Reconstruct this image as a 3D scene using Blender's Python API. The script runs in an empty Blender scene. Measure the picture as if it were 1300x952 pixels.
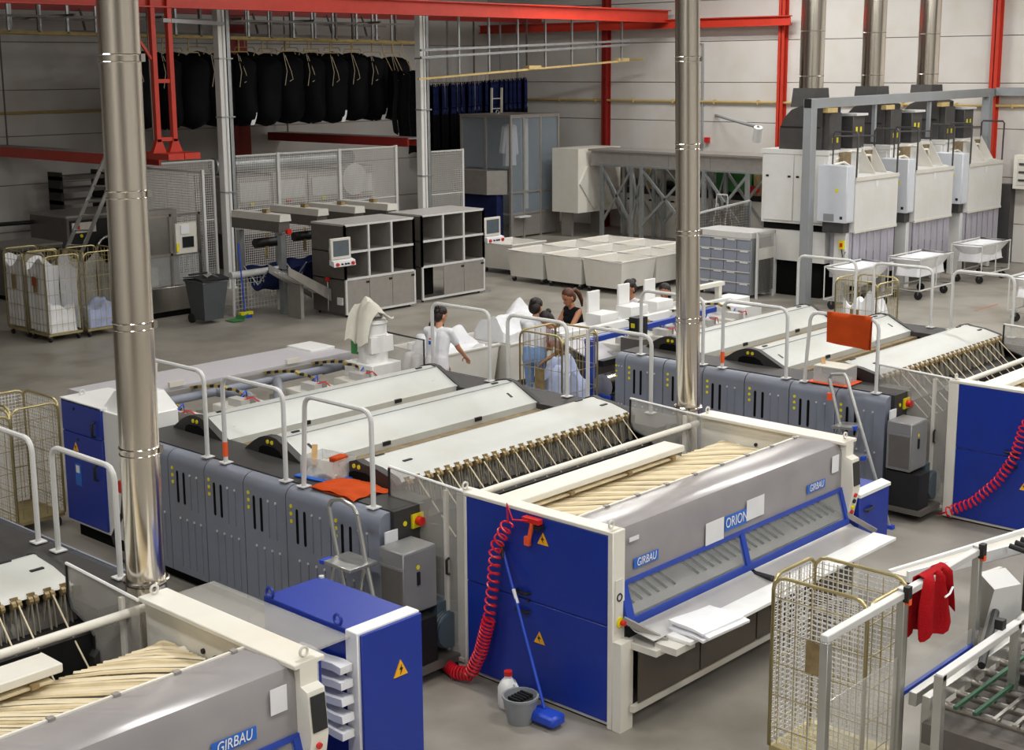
import bpy, math, random
from mathutils import Vector, Matrix
R = math.radians
random.seed(7)
SC = bpy.context.scene
COL = SC.collection

# ------------------------------------------------------------------ camera
# World: X runs along the ironing rolls, Y runs along the flow of each ironing line, Z up, metres.
CAM_F, CAM_PITCH, CAM_YAW, CAM_ROLL, CAM_H = 1786.0, 0.19202, 0.74687, -0.0068, 5.0
def make_camera():
    cp, sp = math.cos(CAM_PITCH), math.sin(CAM_PITCH)
    r0 = Vector((math.sin(CAM_YAW), -math.cos(CAM_YAW), 0)); f0 = Vector((math.cos(CAM_YAW), math.sin(CAM_YAW), 0)); z = Vector((0, 0, 1))
    fw = cp * f0 - sp * z; up = sp * f0 + cp * z
    right = math.cos(CAM_ROLL) * r0 + math.sin(CAM_ROLL) * up
    upv = -math.sin(CAM_ROLL) * r0 + math.cos(CAM_ROLL) * up
    cd = bpy.data.cameras.new('camera'); cam = bpy.data.objects.new('camera', cd); COL.objects.link(cam)
    m = Matrix((right, upv, -fw)).transposed().to_4x4(); m.translation = Vector((0, 0, CAM_H))
    cam.matrix_world = m
    cd.sensor_fit = 'HORIZONTAL'; cd.sensor_width = 36.0; cd.lens = CAM_F / 1300 * 36.0
    cd.shift_y = -(476 - 431.5) / 1300.0
    cd.clip_start = 0.1; cd.clip_end = 200
    SC.camera = cam
make_camera()

# ------------------------------------------------------------------ world, exposure
w = bpy.data.worlds.new('hall_air'); SC.world = w; w.use_nodes = True
w.node_tree.nodes['Background'].inputs[0].default_value = (0.9, 0.95, 1.0, 1); w.node_tree.nodes['Background'].inputs[1].default_value = 0.0
SC.view_settings.view_transform = 'Standard'; SC.view_settings.look = 'None'; SC.view_settings.gamma = 1.0
SC.view_settings.use_curve_mapping = False
SC.view_settings.exposure = -0.3
LAMP_W = 375.0          # watts of one ceiling lamp; the lamps themselves are built with the ceiling
LAMP_COL = (1.0, 0.985, 0.95)
# lamp rows: (x, y, strength factor, length)
LAMPS = [(-4.0, 3.0, .9), (3.0, -4.0, .9), (10.5, -3.5, .9), (18.0, -3.0, .9), (27.0, 0.5, .9),  # camera-side lamps added to brighten the foreground and the flue reflections
         (2.0, 3.5, .8), (8.5, 2.5, .9), (15.0, 2.5, .9), (22, 5.0, .9), (29, 7, .9),
         (2.0, 10.5, .7), (8.5, 10.5, .75), (15.0, 9.5, .75), (22, 12, .9), (29.5, 12, 1.1),
         (7.0, 16.5, .25), (15.5, 16.0, .45), (23, 18.5, .8), (31, 20, 1.0),
         (20, 21.0, .3), (29.5, 23.0, .75)]
LAMP_Z = 8.6

# ------------------------------------------------------------------ materials
def lin(c):
    return tuple(((v / 255.0) / 12.92 if v / 255.0 <= 0.04045 else ((v / 255.0 + 0.055) / 1.055) ** 2.4) for v in c) + (1.0,)
MATS = {}
def mat(name, rgb, rough=0.5, metal=0.0, var=0.06, scale=6.0, bump=0.0, bscale=40.0, alpha=1.0, aniso=None, dirt=0.0, coat=0.0):
    """Procedural paint / metal / cloth: noise-varied base colour, optional bump, optional large soft wear."""
    m = bpy.data.materials.new(name); m.use_nodes = True
    nt = m.node_tree; b = nt.nodes['Principled BSDF']; L = nt.links
    c = lin(rgb)
    tc = nt.nodes.new('ShaderNodeTexCoord'); n = nt.nodes.new('ShaderNodeTexNoise')
    n.inputs['Scale'].default_value = scale; n.inputs['Detail'].default_value = 3
    mp = nt.nodes.new('ShaderNodeMapping'); L.new(tc.outputs['Object'], mp.inputs[0])
    if aniso: mp.inputs['Scale'].default_value = aniso
    L.new(mp.outputs[0], n.inputs['Vector'])
    rp = nt.nodes.new('ShaderNodeValToRGB')
    rp.color_ramp.elements[0].position = 0.3; rp.color_ramp.elements[1].position = 0.7
    lo = tuple(max(0, v * (1 - var)) for v in c[:3]) + (1,); hi = tuple(min(1, v * (1 + var)) for v in c[:3]) + (1,)
    rp.color_ramp.elements[0].color = lo; rp.color_ramp.elements[1].color = hi
    L.new(n.outputs['Fac'], rp.inputs[0])
    out = rp.outputs[0]
    if dirt > 0:
        n2 = nt.nodes.new('ShaderNodeTexNoise'); n2.inputs['Scale'].default_value = 1.3; n2.inputs['Detail'].default_value = 6
        L.new(tc.outputs['Object'], n2.inputs['Vector'])
        r2 = nt.nodes.new('ShaderNodeValToRGB'); r2.color_ramp.elements[0].position = 0.45; r2.color_ramp.elements[1].position = 0.75
        r2.color_ramp.elements[0].color = (1, 1, 1, 1); k = 1 - dirt; r2.color_ramp.elements[1].color = (k, k * .96, k * .9, 1)
        L.new(n2.outputs['Fac'], r2.inputs[0])
        mx = nt.nodes.new('ShaderNodeMixRGB'); mx.blend_type = 'MULTIPLY'; mx.inputs[0].default_value = 1
        L.new(out, mx.inputs[1]); L.new(r2.outputs[0], mx.inputs[2]); out = mx.outputs[0]
    L.new(out, b.inputs['Base Color'])
    b.inputs['Roughness'].default_value = rough; b.inputs['Metallic'].default_value = metal
    if rough >= .74: b.inputs['Specular IOR Level'].default_value = .15
    if coat: b.inputs['Coat Weight'].default_value = coat
    if alpha < 1: b.inputs['Alpha'].default_value = alpha
    if bump > 0:
        bn = nt.nodes.new('ShaderNodeTexNoise'); bn.inputs['Scale'].default_value = bscale; bn.inputs['Detail'].default_value = 4
        L.new(mp.outputs[0], bn.inputs['Vector'])
        bp = nt.nodes.new('ShaderNodeBump'); bp.inputs['Strength'].default_value = bump; bp.inputs['Distance'].default_value = 0.02
        L.new(bn.outputs['Fac'], bp.inputs['Height']); L.new(bp.outputs[0], b.inputs['Normal'])
    MATS[name] = m
    return m
def emit(name, rgb, s):
    m = bpy.data.materials.new(name); m.use_nodes = True; b = m.node_tree.nodes['Principled BSDF']
    b.inputs['Base Color'].default_value = lin(rgb); b.inputs['Emission Color'].default_value = lin(rgb); b.inputs['Emission Strength'].default_value = s
    MATS[name] = m; return m
mat('concrete', (154, 149, 140), 0.42, var=.09, scale=.8, bump=.06, bscale=9, dirt=.34)
mat('wall_panel', (212, 209, 205), 0.55, var=.02, scale=1.5, dirt=.05)
mat('plain_wall', (190, 187, 182), 0.6, var=.03)
mat('seam', (120, 114, 108), 0.8)
mat('ceiling_paint', (112, 110, 107), 0.7)
mat('red_paint', (200, 58, 40), 0.45, dirt=.12)
mat('dark_red', (150, 36, 28), 0.5, dirt=.2)
mat('white_paint', (230, 230, 228), 0.4, var=.02)
mat('cream', (226, 223, 213), 0.4, var=.02, dirt=.04)
mat('cover_white', (187, 189, 185), 0.38, var=.02, dirt=.05)
mat('offwhite', (212, 209, 201), 0.45, var=.03, dirt=.05)
mat('lilac_white', (196, 194, 198), 0.3, var=.02)
mat('blue_paint', (20, 50, 150), 0.4, var=.04, dirt=.05)
mat('blue_frame', (30, 64, 164), 0.4)
mat('panel_grey', (124, 129, 142), 0.42, var=.03, dirt=.06)
mat('deck_black', (50, 48, 47), 0.55, var=.1, scale=12, dirt=.1)
mat('black', (22, 22, 23), 0.5)
mat('rubber', (28, 28, 29), 0.7)
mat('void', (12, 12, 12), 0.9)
mat('yellow', (226, 212, 24), 0.5)
mat('sign_yellow', (245, 178, 20), 0.5)
mat('switch_red', (205, 36, 28), 0.4)
mat('orange_cloth', (184, 70, 24), 0.85, var=.1, scale=5, bump=.3, bscale=60)
mat('orange_tag', (240, 92, 40), 0.5)
mat('red_cloth', (164, 18, 26), 0.85, var=.12, scale=9, bump=.4, bscale=80)
mat('red_hose', (214, 26, 44), 0.35)
mat('white_cloth', (236, 237, 240), 0.85, var=.03, bump=.35, bscale=14)
mat('grey_cloth', (176, 172, 166), 0.9, var=.06, bump=.35, bscale=10)
mat('blue_cloth', (166, 176, 206), 0.9, var=.1, bump=.4, bscale=14)
mat('navy_cloth', (30, 38, 78), 0.85, var=.2, scale=4, bump=.3, bscale=12)
mat('blue_uniform', (30, 40, 84), 0.85, var=.35, scale=7)
mat('sack_black', (5, 5, 10), 0.75, var=.4, scale=3, bump=.5, bscale=5)
mat('canvas', (206, 202, 190), 0.85, var=.05, bump=.4, bscale=10)
mat('chrome', (226, 219, 208), 0.17, metal=1.0, var=.03, aniso=(1, 1, .05), scale=18)
mat('steel', (176, 172, 166), 0.3, metal=1.0, var=.05, aniso=(1, 1, .1), scale=14)
mat('steel_dull', (156, 152, 147), 0.42, metal=.35, var=.06)
mat('steel_dark', (104, 99, 94), 0.45, metal=.25, var=.08)
mat('steel_sheet', (204, 202, 200), 0.28, metal=.6, var=.04)
mat('steel_light', (196, 194, 190), 0.38, metal=.2, var=.03)
mat('galv', (168, 172, 174), 0.4, metal=.7, var=.08)
mat('alu', (196, 196, 192), 0.32, metal=.8, var=.04)
mat('zinc_wire', (184, 170, 124), 0.35, metal=.7, var=.12)
mat('white_wire', (226, 224, 220), 0.5)
mat('grey_wire', (176, 174, 170), 0.5)
mat('grey_paint', (142, 146, 150), 0.45, var=.03, dirt=.06)
mat('box_grey', (140, 140, 140), 0.42, metal=.3, var=.04)
mat('motor_blue', (72, 88, 98), 0.45)
mat('rail_white', (206, 206, 204), 0.42, var=.03)
mat('gold', (146, 126, 88), 0.5, metal=.2, var=.2, scale=20)
mat('tape', (150, 144, 128), 0.6, var=.12)
mat('cord_cream', (222, 208, 178), 0.7)
mat('belt_tan', (214, 198, 164), 0.65, var=.12, scale=7)
mat('belt_buff', (196, 178, 138), 0.65, var=.15, scale=7)
mat('belt_brown', (128, 112, 84), 0.7, var=.25, scale=9)
mat('bin_white', (226, 224, 218), 0.5, var=.02, dirt=.04)
mat('bin_inner', (206, 203, 196), 0.55)
mat('dark_fan', (66, 64, 64), 0.5, var=.1)
mat('dryer_white', (214, 214, 212), 0.45, var=.02, dirt=.04)
mat('dryer_blue', (206, 210, 218), 0.4, var=.02)
mat('drawer_grey', (136, 142, 156), 0.5, var=.05)
mat('tan_rail', (196, 172, 116), 0.45, var=.1)
mat('yellow_rail', (150, 128, 66), 0.45, var=.2)
mat('pipe_yellow', (190, 164, 104), 0.5)
mat('plexi', (205, 203, 196), 0.12, alpha=.32)
mat('plexi_clear', (200, 205, 205), 0.08, alpha=.16)
mat('hood_plexi', (164, 160, 162), 0.16, alpha=.72, var=.06, scale=3)
mat('smoke_plexi', (92, 84, 74), 0.14, alpha=.8)
mat('glass_blue', (176, 190, 202), 0.12, alpha=.26, var=.1)
mat('curtain', (190, 187, 200), 0.25, alpha=.6, var=.08, aniso=(9, 9, .3), scale=3)
mat('screen', (88, 98, 106), 0.15)
mat('screen_dark', (34, 36, 38), 0.12)
mat('label_blue', (28, 98, 196), 0.4)
mat('paper', (224, 224, 226), 0.6, var=.03)
mat('green_dark', (44, 88, 62), 0.6)
mat('pale_machine', (170, 165, 160), 0.5, var=.12, scale=3, aniso=(.3, .3, 4))
mat('green', (60, 128, 70), 0.6)
mat('bin_dark', (74, 78, 82), 0.5)
mat('stick_blue', (34, 72, 190), 0.4)
mat('skin', (196, 140, 108), 0.55, var=.05)
mat('skin_tan', (176, 122, 90), 0.55, var=.05)
mat('hair_dark', (34, 24, 20), 0.55, var=.3, scale=30)
mat('hair_brown', (84, 46, 24), 0.5, var=.3, scale=30)
mat('shirt_white', (230, 231, 236), 0.85, var=.03, bump=.3, bscale=12)
mat('pants_white', (214, 212, 216), 0.85, var=.03, bump=.3, bscale=10)
mat('jeans', (128, 160, 206), 0.85, var=.1, scale=12)
mat('tank_black', (24, 24, 28), 0.8)
mat('shirt_pink', (226, 170, 172), 0.85, var=.15, scale=9)
mat('shoe', (214, 210, 204), 0.6)
mat('clear_plastic', (214, 216, 216), 0.15, alpha=.35)
mat('wood', (196, 158, 104), 0.6, var=.15)
mat('pot_brown', (150, 70, 40), 0.5)
mat('floor_red', (176, 110, 92), 0.6)
mat('white_hdpe', (236, 236, 234), 0.35)
emit('lamp_tube', (255, 248, 236), 9.0)
M = MATS

# ------------------------------------------------------------------ mesh builder
ORG = {}
class MB:
    def __init__(s): s.v = []; s.f = []
    def add(s, vs, fs):
        n = len(s.v); s.v += [tuple(p) for p in vs]; s.f += [tuple(i + n for i in f) for f in fs]; return s
    def box(s, x0, y0, z0, x1, y1, z1, ch=0.0):
        if x0 > x1: x0, x1 = x1, x0
        if y0 > y1: y0, y1 = y1, y0
        if z0 > z1: z0, z1 = z1, z0
        if ch <= 0:
            return s.add([(x0, y0, z0), (x1, y0, z0), (x1, y1, z0), (x0, y1, z0), (x0, y0, z1), (x1, y0, z1), (x1, y1, z1), (x0, y1, z1)],
                         [(0, 3, 2, 1), (4, 5, 6, 7), (0, 1, 5, 4), (1, 2, 6, 5), (2, 3, 7, 6), (3, 0, 4, 7)])
        c = min(ch, (x1 - x0) * .45, (y1 - y0) * .45, (z1 - z0) * .45)
        vs = []; idx = {}
        for i, X in enumerate((x0, x1)):
            for j, Y in enumerate((y0, y1)):
                for k, Z in enumerate((z0, z1)):
                    dx = c if i == 0 else -c; dy = c if j == 0 else -c; dz = c if k == 0 else -c
                    idx[i, j, k, 'x'] = len(vs); vs.append((X, Y + dy, Z + dz))
                    idx[i, j, k, 'y'] = len(vs); vs.append((X + dx, Y, Z + dz))
                    idx[i, j, k, 'z'] = len(vs); vs.append((X + dx, Y + dy, Z))
        I = idx; fs = []
        def q(*a): fs.append(tuple(I[t] for t in a))
        for i in (0, 1):
            o = [(i, 0, 0, 'x'), (i, 1, 0, 'x'), (i, 1, 1, 'x'), (i, 0, 1, 'x')]; q(*(o if i else o[::-1]))
        for j in (0, 1):
            o = [(0, j, 0, 'y'), (0, j, 1, 'y'), (1, j, 1, 'y'), (1, j, 0, 'y')]; q(*(o if j else o[::-1]))
        for k in (0, 1):
            o = [(0, 0, k, 'z'), (1, 0, k, 'z'), (1, 1, k, 'z'), (0, 1, k, 'z')]; q(*(o if k else o[::-1]))
        for j in (0, 1):
            for k in (0, 1): q((0, j, k, 'y'), (1, j, k, 'y'), (1, j, k, 'z'), (0, j, k, 'z'))
        for i in (0, 1):
            for k in (0, 1): q((i, 0, k, 'x'), (i, 1, k, 'x'), (i, 1, k, 'z'), (i, 0, k, 'z'))
        for i in (0, 1):
            for j in (0, 1): q((i, j, 0, 'x'), (i, j, 1, 'x'), (i, j, 1, 'y'), (i, j, 0, 'y'))
        for i in (0, 1):
            for j in (0, 1):
                for k in (0, 1): q((i, j, k, 'x'), (i, j, k, 'y'), (i, j, k, 'z'))
        return s.add(vs, fs)
    def frame(s, p0, p1):
        p0 = Vector(p0); p1 = Vector(p1); d = (p1 - p0).normalized()
        a = Vector((0, 0, 1)) if abs(d.z) < .95 else Vector((1, 0, 0))
        u = d.cross(a).normalized(); v = u.cross(d).normalized()
        return p0, p1, u, v
    def cyl(s, p0, p1, r, n=10, r1=None, caps=True):
        p0, p1, u, v = s.frame(p0, p1); r1 = r if r1 is None else r1
        vs = []
        for p, rr in ((p0, r), (p1, r1)):
            for i in range(n):
                a = 2 * math.pi * i / n; vs.append(p + u * (rr * math.cos(a)) + v * (rr * math.sin(a)))
        fs = [(i, (i + 1) % n, n + (i + 1) % n, n + i) for i in range(n)]
        if caps: fs += [tuple(range(n))[::-1], tuple(range(n, 2 * n))]
        return s.add(vs, fs)
    def bar(s, p0, p1, w, h):
        p0, p1, u, v = s.frame(p0, p1)
        vs = [p + u * a * w / 2 + v * b * h / 2 for p in (p0, p1) for a, b in ((-1, -1), (1, -1), (1, 1), (-1, 1))]
        return s.add(vs, [(0, 1, 2, 3)[::-1], (4, 5, 6, 7), (0, 1, 5, 4), (1, 2, 6, 5), (2, 3, 7, 6), (3, 0, 4, 7)])
    def tube(s, pts, r, n=6, closed=False):
        P = [Vector(p) for p in pts]; N = len(P)
        if N < 2: return s
        T = []
        for i in range(N):
            a = P[(i - 1) % N] if (closed or i > 0) else P[i]; b = P[(i + 1) % N] if (closed or i < N - 1) else P[i]
            d = (b - a); T.append(d.normalized() if d.length > 1e-9 else Vector((0, 0, 1)))
        a = Vector((0, 0, 1)) if abs(T[0].z) < .9 else Vector((1, 0, 0))
        u = T[0].cross(a).normalized(); vs = []
        for i in range(N):
            u = (u - T[i] * u.dot(T[i])).normalized(); v = T[i].cross(u)
            rr = r[i] if isinstance(r, (list, tuple)) else r
            for k in range(n):
                t = 2 * math.pi * k / n; vs.append(P[i] + u * rr * math.cos(t) + v * rr * math.sin(t))
        fs = []
        for i in range(N if closed else N - 1):
            j = (i + 1) % N
            for k in range(n): fs.append((i * n + k, i * n + (k + 1) % n, j * n + (k + 1) % n, j * n + k))
        if not closed: fs += [tuple(range(n))[::-1], tuple(range((N - 1) * n, N * n))]
        return s.add(vs, fs)
    def prism(s, prof, axis, a0, a1):
        def pt(p, a):
            if axis == 'x': return (a, p[0], p[1])
            if axis == 'y': return (p[0], a, p[1])
            return (p[0], p[1], a)
        n = len(prof); vs = [pt(p, a0) for p in prof] + [pt(p, a1) for p in prof]
        fs = [(i, (i + 1) % n, n + (i + 1) % n, n + i) for i in range(n)] + [tuple(range(n))[::-1], tuple(range(n, 2 * n))]
        return s.add(vs, fs)
    def sheet(s, line, axis, a0, a1, th):
        """thick sheet: an open profile offset by th and extruded"""
        P = [Vector((p[0], p[1])) for p in line]; off = []
        for i in range(len(P)):
            d = (P[min(i + 1, len(P) - 1)] - P[max(i - 1, 0)]).normalized(); off.append(P[i] + Vector((-d.y, d.x)) * th)
        return s.prism([tuple(p) for p in P] + [tuple(p) for p in off[::-1]], axis, a0, a1)
    def lathe(s, prof, c, n=16, axis='z'):
        vs = []
        for r, h in prof:
            for k in range(n):
                t = 2 * math.pi * k / n; a, b = r * math.cos(t), r * math.sin(t)
                vs.append((c[0] + a, c[1] + b, c[2] + h) if axis == 'z' else ((c[0] + h, c[1] + a, c[2] + b) if axis == 'x' else (c[0] + a, c[1] + h, c[2] + b)))
        fs = [(i * n + k, i * n + (k + 1) % n, (i + 1) * n + (k + 1) % n, (i + 1) * n + k) for i in range(len(prof) - 1) for k in range(n)]
        fs += [tuple(range(n))[::-1], tuple(range((len(prof) - 1) * n, len(prof) * n))]
        return s.add(vs, fs)
    def torus(s, c, r, rt, axis='y', n=14, m=6, scale=(1, 1)):
        pts = []
        for i in range(n):
            t = 2 * math.pi * i / n; a, b = r * math.cos(t) * scale[0], r * math.sin(t) * scale[1]
            pts.append((c[0] + a, c[1], c[2] + b) if axis == 'y' else ((c[0], c[1] + a, c[2] + b) if axis == 'x' else (c[0] + a, c[1] + b, c[2])))
        return s.tube(pts, rt, m, closed=True)
    def ell(s, c, r, n=12, m=8, rot=None):
        vs = []; 
        for j in range(1, m):
            ph = math.pi * j / m
            for k in range(n):
                t = 2 * math.pi * k / n; vs.append(Vector((r[0] * math.sin(ph) * math.cos(t), r[1] * math.sin(ph) * math.sin(t), r[2] * math.cos(ph))))
        vs += [Vector((0, 0, r[2])), Vector((0, 0, -r[2]))]; T, B = len(vs) - 2, len(vs) - 1
        if rot is not None: vs = [rot @ v for v in vs]
        vs = [v + Vector(c) for v in vs]
        fs = [(j * n + k, (j + 1) * n + k, (j + 1) * n + (k + 1) % n, j * n + (k + 1) % n) for j in range(m - 2) for k in range(n)]
        fs += [(T, k, (k + 1) % n) for k in range(n)] + [(B, (m - 2) * n + (k + 1) % n, (m - 2) * n + k) for k in range(n)]
        return s.add(vs, fs)
    def wires(s, o, u, v, nu, nv, t):
        """grid of thin square wires on the parallelogram o,u,v: nu wires along v, nv wires along u"""
        o = Vector(o); u = Vector(u); v = Vector(v)
        for i in range(nu):
            q = o + u * ((i + .5) / nu); s.bar(q, q + v, t, t)
        for i in range(nv):
            q = o + v * ((i + .5) / nv); s.bar(q, q + u, t, t)
        return s
    def surf(s, fn, nu, nv, th=0.0):
        """grid surface from fn(u,v); th>0 gives it thickness along -normal (approximately)"""
        P = [[Vector(fn(i / nu, j / nv)) for j in range(nv + 1)] for i in range(nu + 1)]
        W = nv + 1; vs = [p for row in P for p in row]; fs = [(i * W + j, (i + 1) * W + j, (i + 1) * W + j + 1, i * W + j + 1) for i in range(nu) for j in range(nv)]
        if th > 0:
            nrm = [Vector((0, 0, 0)) for _ in vs]
            for f in fs:
                nn = (vs[f[1]] - vs[f[0]]).cross(vs[f[3]] - vs[f[0]])
                for k in f: nrm[k] += nn
            K = len(vs); vs2 = [vs[i] - nrm[i].normalized() * th for i in range(K)]
            fs2 = [tuple(k + K for k in f[::-1]) for f in fs]
            e = []
            for i in range(nu): e += [(i * W, i * W + K, (i + 1) * W + K, (i + 1) * W), (i * W + nv, (i + 1) * W + nv, (i + 1) * W + nv + K, i * W + nv + K)]
            for j in range(nv): e += [(j, j + 1, j + 1 + K, j + K), (nu * W + j, nu * W + j + K, nu * W + j + 1 + K, nu * W + j + 1)]
            vs = vs + vs2; fs = fs + fs2 + e
        return s.add(vs, fs)
    def mesh(s, name, mt, org=(0, 0, 0), angle=38):
        me = bpy.data.meshes.new(name)
        me.from_pydata([(p[0] - org[0], p[1] - org[1], p[2] - org[2]) for p in s.v], [], s.f)
        me.update()
        import bmesh
        bm = bmesh.new(); bm.from_mesh(me); bmesh.ops.recalc_face_normals(bm, faces=bm.faces); bm.to_mesh(me); bm.free()
        me.polygons.foreach_set('use_smooth', [True] * len(me.polygons)); me.set_sharp_from_angle(angle=R(angle))
        me.materials.append(M[mt] if isinstance(mt, str) else mt)
        return me
    def build(s, name, mt, parent=None, label=None, angle=38):
        org = ORG.get(parent.name, (0, 0, 0)) if parent is not None else None
        if org is None:       # a top-level mesh: origin at the middle of its base
            xs = [p[0] for p in s.v]; ys = [p[1] for p in s.v]; zs = [p[2] for p in s.v]
            org = ((min(xs) + max(xs)) / 2, (min(ys) + max(ys)) / 2, min(zs))
            me = s.mesh(name, mt, org, angle); o = bpy.data.objects.new(name, me); o.location = org
            COL.objects.link(o); ORG[o.name] = org
        else:
            me = s.mesh(name, mt, org, angle); o = bpy.data.objects.new(name, me)
            COL.objects.link(o); o.parent = parent; ORG[o.name] = org
        if label: o['label'] = label
        return o
def B(*a, **k): return MB().box(*a, **k)
def tag(o, label, cat, group=None, kind=None):
    if label: o['label'] = label
    if cat: o['category'] = cat
    if group: o['group'] = group
    if kind: o['kind'] = kind
    return o
def thing(name, label, cat, loc=(0, 0, 0), rz=0.0, group=None, local=False):
    o = bpy.data.objects.new(name, None); COL.objects.link(o); o.location = loc; o.rotation_euler = (0, 0, rz); o.empty_display_size = .2
    ORG[o.name] = (0, 0, 0) if local else tuple(loc)
    return tag(o, label, cat, group)
def struct(o):
    o['kind'] = 'structure'; return o
def put(mesh, name, parent, loc=(0, 0, 0), rot=None):
    """another object sharing mesh data, placed in the parent's local frame"""
    o = bpy.data.objects.new(name, mesh); COL.objects.link(o); o.parent = parent; o.location = loc
    if rot: o.rotation_euler = rot
    ORG[o.name] = ORG.get(parent.name, (0, 0, 0)) if parent else (0, 0, 0)
    return o
def kids(o): return [c for c in o.children]
def copy_tree(o, loc=None, rz=None, label=None, group=None, parent=None):
    c = o.copy(); COL.objects.link(c); c.parent = parent
    ORG[c.name] = ORG.get(o.name, (0, 0, 0))
    if loc is not None: c.location = loc
    if rz is not None: c.rotation_euler = (0, 0, rz)
    if label: c['label'] = label
    if group: c['group'] = group
    for ch in KID.get(o.name, []): copy_tree(ch, parent=c)
    return c
KID = {}
def index_kids():
    KID.clear()
    for o in bpy.data.objects:
        if o.parent is not None: KID.setdefault(o.parent.name, []).append(o)
def text_mesh(body, size, mt, name, shear=0.0, extrude=.0015, squash=1.0):
    cu = bpy.data.curves.new('lettering', 'FONT'); cu.body = body; cu.size = size; cu.align_x = 'CENTER'; cu.align_y = 'CENTER'; cu.extrude = extrude; cu.shear = shear
    cu.resolution_u = 3
    t = bpy.data.objects.new('lettering', cu); COL.objects.link(t)
    dg = bpy.context.evaluated_depsgraph_get(); me = bpy.data.meshes.new_from_object(t.evaluated_get(dg))
    bpy.data.objects.remove(t); bpy.data.curves.remove(cu)
    me.name = name; me.materials.clear(); me.materials.append(M[mt])
    if squash != 1.0:
        for v in me.vertices: v.co.x *= squash
    return me
def arc(c, r, a0, a1, n):
    return [(c[0] + r * math.cos(R(a0 + (a1 - a0) * i / n)), c[1] + r * math.sin(R(a0 + (a1 - a0) * i / n))) for i in range(n + 1)]
# ------------------------------------------------------------------ the hall
XR, YL, XN, YN, ZC = 34.84, 33.23, -8.0, -9.0, 9.2
fl = struct(B(XN, YN, -.2, XR + .3, YL + .3, 0).build('floor', 'concrete')); fl['label'] = 'worn grey brown concrete floor of the laundry hall'
SEAMS = [0, .98, 2.15, 3.36, 4.5, 5.68, 6.85, 8.0, 9.2]
def hall_wall(name, x0, y0, x1, y1, label):
    # dark backing shows in the joints; each long sandwich panel is a piece of its own
    t = .12
    horiz = abs(x1 - x0) > abs(y1 - y0)
    w_ = struct((B(x0, y0, 0, x1, y0 + t, ZC) if horiz else B(x0, y0, 0, x0 + t, y1, ZC)).build(name, 'seam')); w_['label'] = label
    return w_
wl = hall_wall('wall_left', XN, YL + .04, XR + .3, YL + .04, 'white sandwich panel wall behind the hanging black sacks')
wr = hall_wall('wall_right', XR + .04, YN, XR + .04, YL + .3, 'white sandwich panel wall behind the tumble dryers')
for k in range(len(SEAMS) - 1):
    z0, z1 = SEAMS[k] + .008, SEAMS[k + 1] - .008
    B(XN, YL, z0, XR, YL + .05, z1, ch=.006).build('wall_panel', 'wall_panel', wl)
    B(XR, YN, z0, XR + .05, YL, z1, ch=.006).build('wall_panel', 'wall_panel', wr)
struct(B(XN - .2, YN, 0, XN, YL + .3, ZC).build('wall_near', 'plain_wall'))['label'] = 'plain white hall wall behind the camera side'
struct(B(XN - .2, YN - .2, 0, XR + .3, YN, ZC).build('wall_front', 'plain_wall'))['label'] = 'plain white hall wall opposite the sacks'
struct(B(XN - .2, YN - .2, ZC, XR + .3, YL + .3, ZC + .2).build('ceiling', 'ceiling_paint'))['label'] = 'pale hall ceiling carrying the lamps'

def make_lamp():
    t = thing('ceiling_lamp', 'long white strip lamp under the hall ceiling', 'lamp', (0, 0, 0), group='strip lamps under the ceiling', local=True)
    MB().prism([(-.3, .1), (.3, .1), (.22, .3), (-.22, .3)], 'y', -1.6, 1.6).build('housing', 'white_paint', t)
    for x in (-.12, .12): MB().cyl((x, -1.5, .08), (x, 1.5, .08), .03, 8).build('tube', 'lamp_tube', t)
    for y in (-1.2, 1.2): MB().cyl((0, y, .3), (0, y, .62), .01, 6).build('hanger', 'galv', t)
    return t
lamp0 = make_lamp(); index_kids(); cnt = {}
NTH = ['first', 'second', 'third', 'fourth', 'fifth', 'sixth', 'seventh', 'eighth', 'ninth', 'tenth', 'eleventh', 'twelfth', 'thirteenth', 'fourteenth', 'fifteenth', 'sixteenth', 'seventeenth', 'eighteenth', 'nineteenth', 'twentieth', 'twenty-first', 'twenty-second', 'twenty-third', 'twenty-fourth']
for i, (x, y, k) in enumerate(LAMPS):
    o = lamp0 if i == 0 else copy_tree(lamp0)
    o.location = (x, y, LAMP_Z)
    ld = bpy.data.lights.new('lamp_light', 'AREA'); ld.shape = 'RECTANGLE'; ld.size = .6; ld.size_y = 3.2; ld.energy = LAMP_W * k; ld.color = LAMP_COL
    lo = bpy.data.objects.new('lamp_light', ld); COL.objects.link(lo); lo.parent = o; lo.location = (0, 0, .03)
    place = ['camera side', 'ironing lines', 'middle aisle', 'rear sorting zone'][min(3, int((y + 1) // 7.6))]
    cnt[place] = cnt.get(place, 0) + 1
    o['label'] = '%s unseen long white strip lamp from the left above the %s' % (NTH[cnt[place] - 1], place)

# steelwork on the right wall
def h_column(name, x, y, z0, z1, w, d, face, label, mt='red_paint'):
    m = MB()
    if face == 'x':   # flanges parallel to the right wall
        m.box(x - d, y - w / 2, z0, x - d + .02, y + w / 2, z1); m.box(x - .02, y - w / 2, z0, x, y + w / 2, z1); m.box(x - d, y - .012, z0, x, y + .012, z1)
    else:
        m.box(x - w / 2, y - d, z0, x + w / 2, y - d + .02, z1); m.box(x - w / 2, y - .02, z0, x + w / 2, y, z1); m.box(x - .012, y - d, z0, x + .012, y, z1)
    m.box(x - (d if face == 'x' else w / 2) - .04, y - (w / 2 if face == 'x' else d) - .04, 0, x + (0 if face == 'x' else w / 2), y + (w / 2 if face == 'x' else 0), .03)
    o = m.build(name, mt); return tag(o, label, 'column')
h_column('steel_column', XR, 28.08, 0, ZC, .2, .22, 'x', 'red steel column on the right wall behind the white hood box', 'dark_red')
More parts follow.
